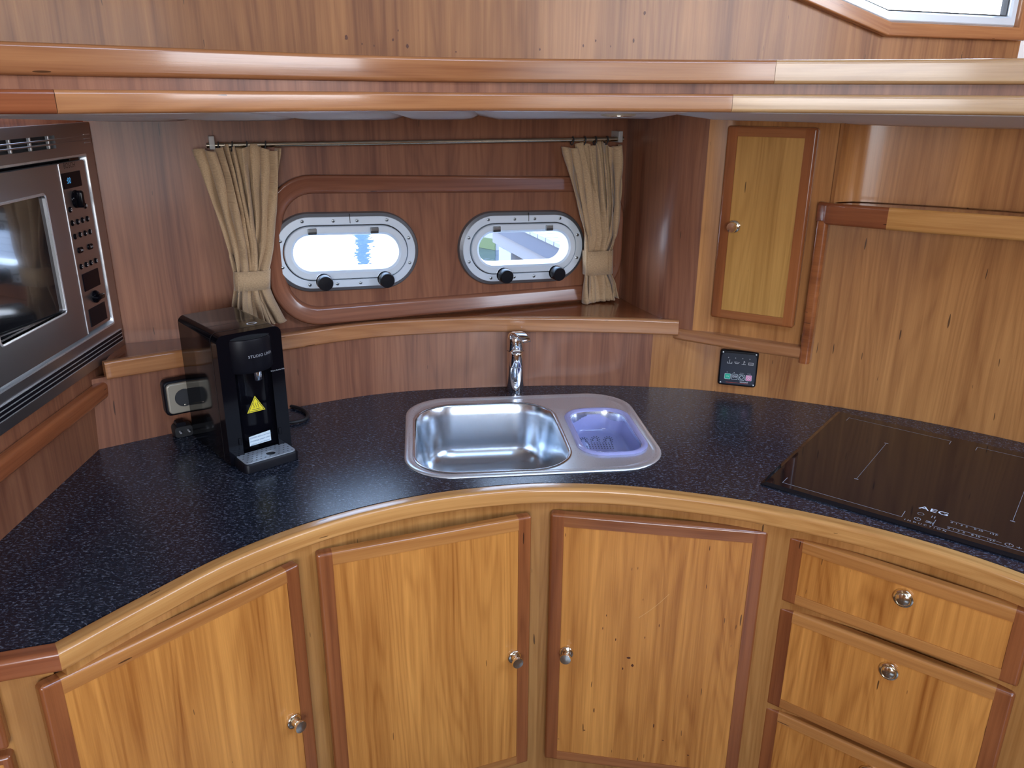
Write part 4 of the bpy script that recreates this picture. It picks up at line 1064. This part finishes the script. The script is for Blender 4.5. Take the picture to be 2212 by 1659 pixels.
# ------------------------------------------------------------------ engine control panel
CPn = Fr((.569, 2.087), (.663-.569, 2.058-2.087))
pc = CPn.at(1595, 828, -.008)
t = thing('control_panel', CPn.moved(CPn.at(1595, 790, -.008)[0], -.002, .926), 'small square black engine control panel below the wall cabinet', 'panel')
SQ = .100
rbox('plate', SQ, SQ, .012, M_blackm, t, x=0, y=-.012, z=SQ/2, r=.004, cr=.007)
pcv = lambda a, b, h: (a, -.0122-h, b)
navy = plain('navy_plate', (.008, .014, .03), .3)
rbox('navy_face', SQ-.008, SQ-.012, .002, navy, t, x=0, y=-.0128, z=SQ/2-.001, r=.0005, cr=.012)
pcv = lambda a, b, h: (a, -.0130-h, b)
for k, mm in enumerate((M_green, navy, navy, M_pink)):
    cx, cz = -.0255+.0185*k, .027
    kb = rbox('key', .0155, .0155, .001, mm, t, x=cx, y=-.0136, z=cz, r=.0004, cr=.002)
    ringline('key_outline', [(cx+a, cz+b) for a, b in rrect(.0160, .0160, .002, 3)], .0011, M_label, kb, lambda a, b, h: (a, -.0139, b))
    kc = lambda a, b, h: (a, -.0139, b)
    if k == 0: text('key_print', 'ON', .0045, M_white, kb, lambda a, b, h: kc(cx+a, cz+b, h))
    if k == 1:
        for s_ in (-.003, .003): ringline('key_print', circ(.0026, 12, cx+s_, cz), .0009, M_white, kb, kc)
        lines('key_print', [((cx-.006, cz+.003), (cx+.006, cz+.003))], .0009, M_white, kb, kc)
    if k == 2: ringline('key_print', circ(.0055, 18, cx, cz), .0012, M_label, kb, kc)
    if k == 3:
        lines('key_print', [((cx-.004, cz-.004), (cx+.004, cz+.004)), ((cx-.004, cz+.004), (cx+.004, cz-.004))], .0011, M_white, kb, kc); ringline('key_print', circ(.0055, 18, cx, cz), .0010, M_white, kb, kc)
    cx2, cz2 = -.0235+.0185*k, .064
    if k == 0: segs = [((-.006, 0), (.006, 0)), ((-.006, 0), (-.006, .004)), ((.006, 0), (.006, .004)), ((0, .002), (0, .010))]
    elif k == 1: segs = [((-.006, .005), (-.003, .001)), ((-.003, .001), (.003, .001)), ((.003, .001), (.007, .005)), ((-.004, .005), (.003, .005))]
    elif k == 2: segs = [((0, .001), (0, .009)), ((-.005, 0), (.005, 0)), ((0, .006), (.003, .006)), ((0, .009), (.002, .009))]
    else: segs = [((-.006, 0), (.006, 0)), ((-.006, .006), (.006, .006)), ((-.006, 0), (-.006, .006)), ((.006, 0), (.006, .006)), ((-.004, .003), (-.001, .003)), ((.001, .003), (.004, .003))]
    lines('warning_symbol', [((cx2+a, cz2+b), (cx2+c_, cz2+d_)) for (a, b), (c_, d_) in segs], .0009, M_white, t, pcv)
    flat('indicator', circ(.0014, 10, cx2-.004, .080), M_grey, t, pcv)
    if k < 2: flat('indicator', circ(.0013, 10, -.0275+.0185*k, .0385), M_grey, t, pcv)
    else: text('key_caption', 'START' if k == 2 else 'STOP', .0038, M_grey, t, lambda a, b, h: pcv(cx+a, .0382+b, h))
lines('red_line', [((-.028, .010), (.030, .010))], .0009, M_red, t, pcv)
text('maker_print', 'wertural', .0065, M_white, t, lambda a, b, h: pcv(.0185+a*.95, .0138+b, h))
for sx in (-.043, .043):
    for sz in (.007, .093): lathe('screw', [(.0032, 0), (.0032, .001), (.002, .0016), (0, .0016)], M_screw, t, 10, '-y', (sx, -.012, sz))

# ------------------------------------------------------------------ curtains, rod, downlight
rz = 1.556
rl, rr = HULL.at(446, 313, -.035)[0], HULL.at(1346, 300, -.035)[0]
t = thing('curtain_rod', HULL.moved((rl+rr)/2, 0, rz-.01), 'thin brass curtain rod above the portholes', 'curtain rod')
cxr = (rl+rr)/2
V, Fc, UV = loft([[(x, -.035+.006*math.cos(a), .01+.006*math.sin(a)) for a in [2*PI*i/12 for i in range(12)]] for x in (rl-cxr, rr-cxr)]); mk('rod', V, Fc, M_rodm, t, uv=UV, smooth=60)
for sx in (rl-cxr+.012, rr-cxr-.012): rbox('bracket', .013, .030, .045, M_clear, t, x=sx, y=-.044, z=.016, r=.002)
for px in (470, 500, 532, 572, 1236, 1262, 1285, 1310):
    xx = HULL.at(px, 310, -.035)[0]-cxr
    tube('curtain_ring', [(xx+.002*math.sin(a), -.035+.0095*math.cos(a), .007+.0105*math.sin(a)) for a in [2*PI*i/14 for i in range(14)]], .0016, M_gasket, t, 6, smooth_k=0, closed=True)
def curtain(label, rows, ytop, npl, seed, zt0, zt1):
    """rows: (z, left, right, amplitude) in hull coordinates, from top to bottom"""
    rnd = random.Random(seed)
    zb = rows[-1][0]; xc = sum(r_[1]+r_[2] for r_ in rows)/2/len(rows)
    t = thing('curtain', HULL.moved(xc, -.03, zb), label, 'curtain', 'tied back curtains at the portholes')
    ph = [rnd.uniform(-.8, .8) for _ in range(npl*2+2)]; am = [rnd.uniform(.55, 1.25) for _ in range(npl*2+2)]
    wd = [rnd.uniform(.6, 1.4) for _ in range(npl)]; cs = np.concatenate([[0], np.cumsum(wd)]); cs /= cs[-1]
    zs = np.array([r_[0] for r_ in rows]); nu, nv = npl*14, 46
    V, Fc = [], []
    for j in range(nv+1):
        z = zs[0]+(zs[-1]-zs[0])*j/nv
        zi = np.interp(-z, -zs, range(len(rows))); k = min(int(zi), len(rows)-2); f_ = zi-k; f_ = f_*f_*(3-2*f_) if 0 else f_
        l_, r_, a_ = (rows[k][q_]*(1-f_)+rows[k+1][q_]*f_ for q_ in (1, 2, 3))
        for i in range(nu+1):
            u_ = i/nu; kk = min(int(np.searchsorted(cs, u_, side='right'))-1, npl-1); w_u = (u_-cs[kk])/(cs[kk+1]-cs[kk])
            s_ = math.sin(2*PI*w_u+.35*math.sin(9*z*4+kk)+ph[kk]*.2)
            s_ = math.copysign(abs(s_)**.8, s_)
            y = ytop-a_*1.3*am[kk]*(s_*.5+.5)-.15*a_*math.sin(5*u_*PI+z*20)
            dx = .012*a_/.02*math.sin(2*PI*w_u+1.3+6*z+kk)*.5
            ztop = .006*math.sin(u_*19+seed)*(1 if j == 0 else 0)-(.012*(abs(u_-.5)*2)**2.5 if j < 6 else 0)*(1-j/6 if j < 6 else 0)
            zz = z+ztop+(.012*(u_-.5)*(1 if seed == 1 else .6) if j == nv else 0)
            V.append((l_+(r_-l_)*u_+dx-xc, y+.03, zz-zb))
    for j in range(nv):
        for i in range(nu):
            a = j*(nu+1)+i; Fc.append((a, a+nu+1, a+nu+2, a+1))
    UV = [[(V[i][0]*1.5+V[i][1], V[i][2]) for i in f_] for f_ in Fc]
    o = mk('pleated_cloth', V, Fc, M_fabric, t, uv=UV, smooth=75)
    md = o.modifiers.new('thick', 'SOLIDIFY'); md.thickness = .0016
    # tie band around the gather
    za, zb2 = zt0, zt1; kk = [np.interp(-z, -zs, [r_[c_] for r_ in rows]) for z in (za, zb2) for c_ in (1, 2)]
    L = []
    for z, l_, r_ in ((za, kk[0], kk[1]), ((za+zb2)/2, (kk[0]+kk[2])/2, (kk[1]+kk[3])/2), (zb2, kk[2], kk[3])):
        amp = np.interp(-z, -zs, [q_[3] for q_ in rows])
        L.append([(a-xc, ytop+.03-amp*.60+b, z-zb) for a, b in [((l_+r_)/2+(r_-l_+.008)/2*math.copysign(abs(math.cos(t_))**.45, math.cos(t_)), (amp*.78)*math.copysign(abs(math.sin(t_))**.7, math.sin(t_))) for t_ in [2*PI*i/40 for i in range(40)]]])
    V, Fc, UV = loft(L, False, False)
    b = mk('tie_band', V, Fc, M_fabric, t, uv=UV, smooth=60); md = b.modifiers.new('thick', 'SOLIDIFY'); md.thickness = .002
Hc = lambda px, py: HULL.at(px, py, -.05)
def crow(py, pl_, pr_, amp): a, b = Hc(pl_, py), Hc(pr_, py); return ((a[1]+b[1])/2, a[0], b[0], amp)
curtain('tan linen curtain tied back behind the water dispenser', [crow(316, 420, 608, .022), crow(380, 443, 605, .026), crow(460, 472, 600, .028), crow(540, 498, 588, .030), crow(588, 510, 578, .030), crow(622, 511, 578, .030), crow(650, 505, 590, .028), crow(706, 498, 620, .026)], -.030, 9, 1, Hc(540, 583)[1], Hc(540, 624)[1])
curtain('tan linen curtain tied back against the wall cabinet corner', [crow(311, 1222, 1349, .020), crow(370, 1234, 1348, .024), crow(440, 1250, 1345, .027), crow(510, 1265, 1334, .028), crow(545, 1268, 1318, .028), crow(590, 1268, 1318, .028), crow(615, 1266, 1330, .026), crow(652, 1265, 1334, .024)], -.026, 8, 2, Hc(1290, 541)[1], Hc(1290, 592)[1])
dl = thing('downlight', (.222, 1.80, 1.629), 'small round recessed downlight in the white soffit', 'downlight')
lathe('bezel', [(.034, 0), (.037, .003), (.037, .008), (.03, .009), (.026, .004), (.026, .0)], M_brass, dl, 28, '-z', (0, 0, .008))
lathe('lens', [(.026, 0), (.024, .003), (0, .004)], M_lamp, dl, 24, '-z', (0, 0, .006))

# ------------------------------------------------------------------ harbour outside
ZW = .35
tag(boxw('water', (-30, 3.3, ZW-.1), (30, 60, ZW), M_water), 'bright harbour water outside the portholes', kind='structure')
hp = pz(783, 500, ZW); dr = hp[:2]/np.linalg.norm(hp[:2])
pp = dr*14
t = lathe('mooring_pile', [(.14, 0), (.14, 2.3), (.12, 2.36), (0, 2.38)], M_pile, None, 14, 'z', (pp[0], pp[1], ZW-.05))
tag(t, 'blue-grey mooring pile standing in the water outside', 'pile')
# finger jetty running away from the hull
je0, je1 = pz(1245, 548, .78)[:2], pz(1128, 494, .78)[:2]
jd = (je1-je0)/np.linalg.norm(je1-je0); JF = Fr(je0-jd*1.6, jd)        # x runs away from the boat; y = left of travel
sgn = -1
j = thing('jetty', JF.moved(1.5, sgn*.9, ZW-.05), 'grey timber jetty beside the hull', 'jetty')
def jb(name, x0, x1, y0, y1, z0, z1, mat):
    V = [tuple(JF.w(x, sgn*y, z)) for z in (z0, z1) for x, y in ((x0, y0), (x1, y0), (x1, y1), (x0, y1))]
    return mk(name, V, [(0, 1, 5, 4), (1, 2, 6, 5), (2, 3, 7, 6), (3, 0, 4, 7), (4, 5, 6, 7), (3, 2, 1, 0)], mat, j, world=True)
jb('edge_beam', 0, 3.4, 0, .09, .66, .765, M_timberd); jb('edge_beam', 0, 3.4, .03, .12, .55, .658, M_timber); jb('edge_beam', 0, 3.4, 1.75, 1.84, .62, .765, M_timber)
for k in range(22): jb('plank', .15*k+.003, .15*k+.142, -.01, 1.85, .768, .795, M_deck)
jb('support_post', .9, 1.95, .0, .30, ZW-.05, .545, M_concrete); jb('support_post', 2.9, 3.2, .02, .30, ZW-.05, .55, M_concrete)
jb('cross_beam', 1.4, 2.1, .31, 1.7, .52, .62, M_timberd); jb('cross_beam', 2.9, 3.2, .13, 1.7, .52, .62, M_timberd)
q0, q1 = pz(1000, 528, ZW)[:2], pz(1072, 541, ZW)[:2]
qd = Fr(q0, q1-q0); ql = float(np.linalg.norm(q1-q0))
qq = thing('quay_wall', qd.moved(ql/2, 0, ZW-.05), 'pale concrete quay block with green algae at the waterline', 'quay')
rbox('concrete_block', ql, 1.5, .5, M_concrete, qq, x=0, y=0, z=.75, r=.02)
rbox('algae_band', ql-.02, .10, .01, M_algae, qq, x=0, y=-.008, z=.10, r=.002)
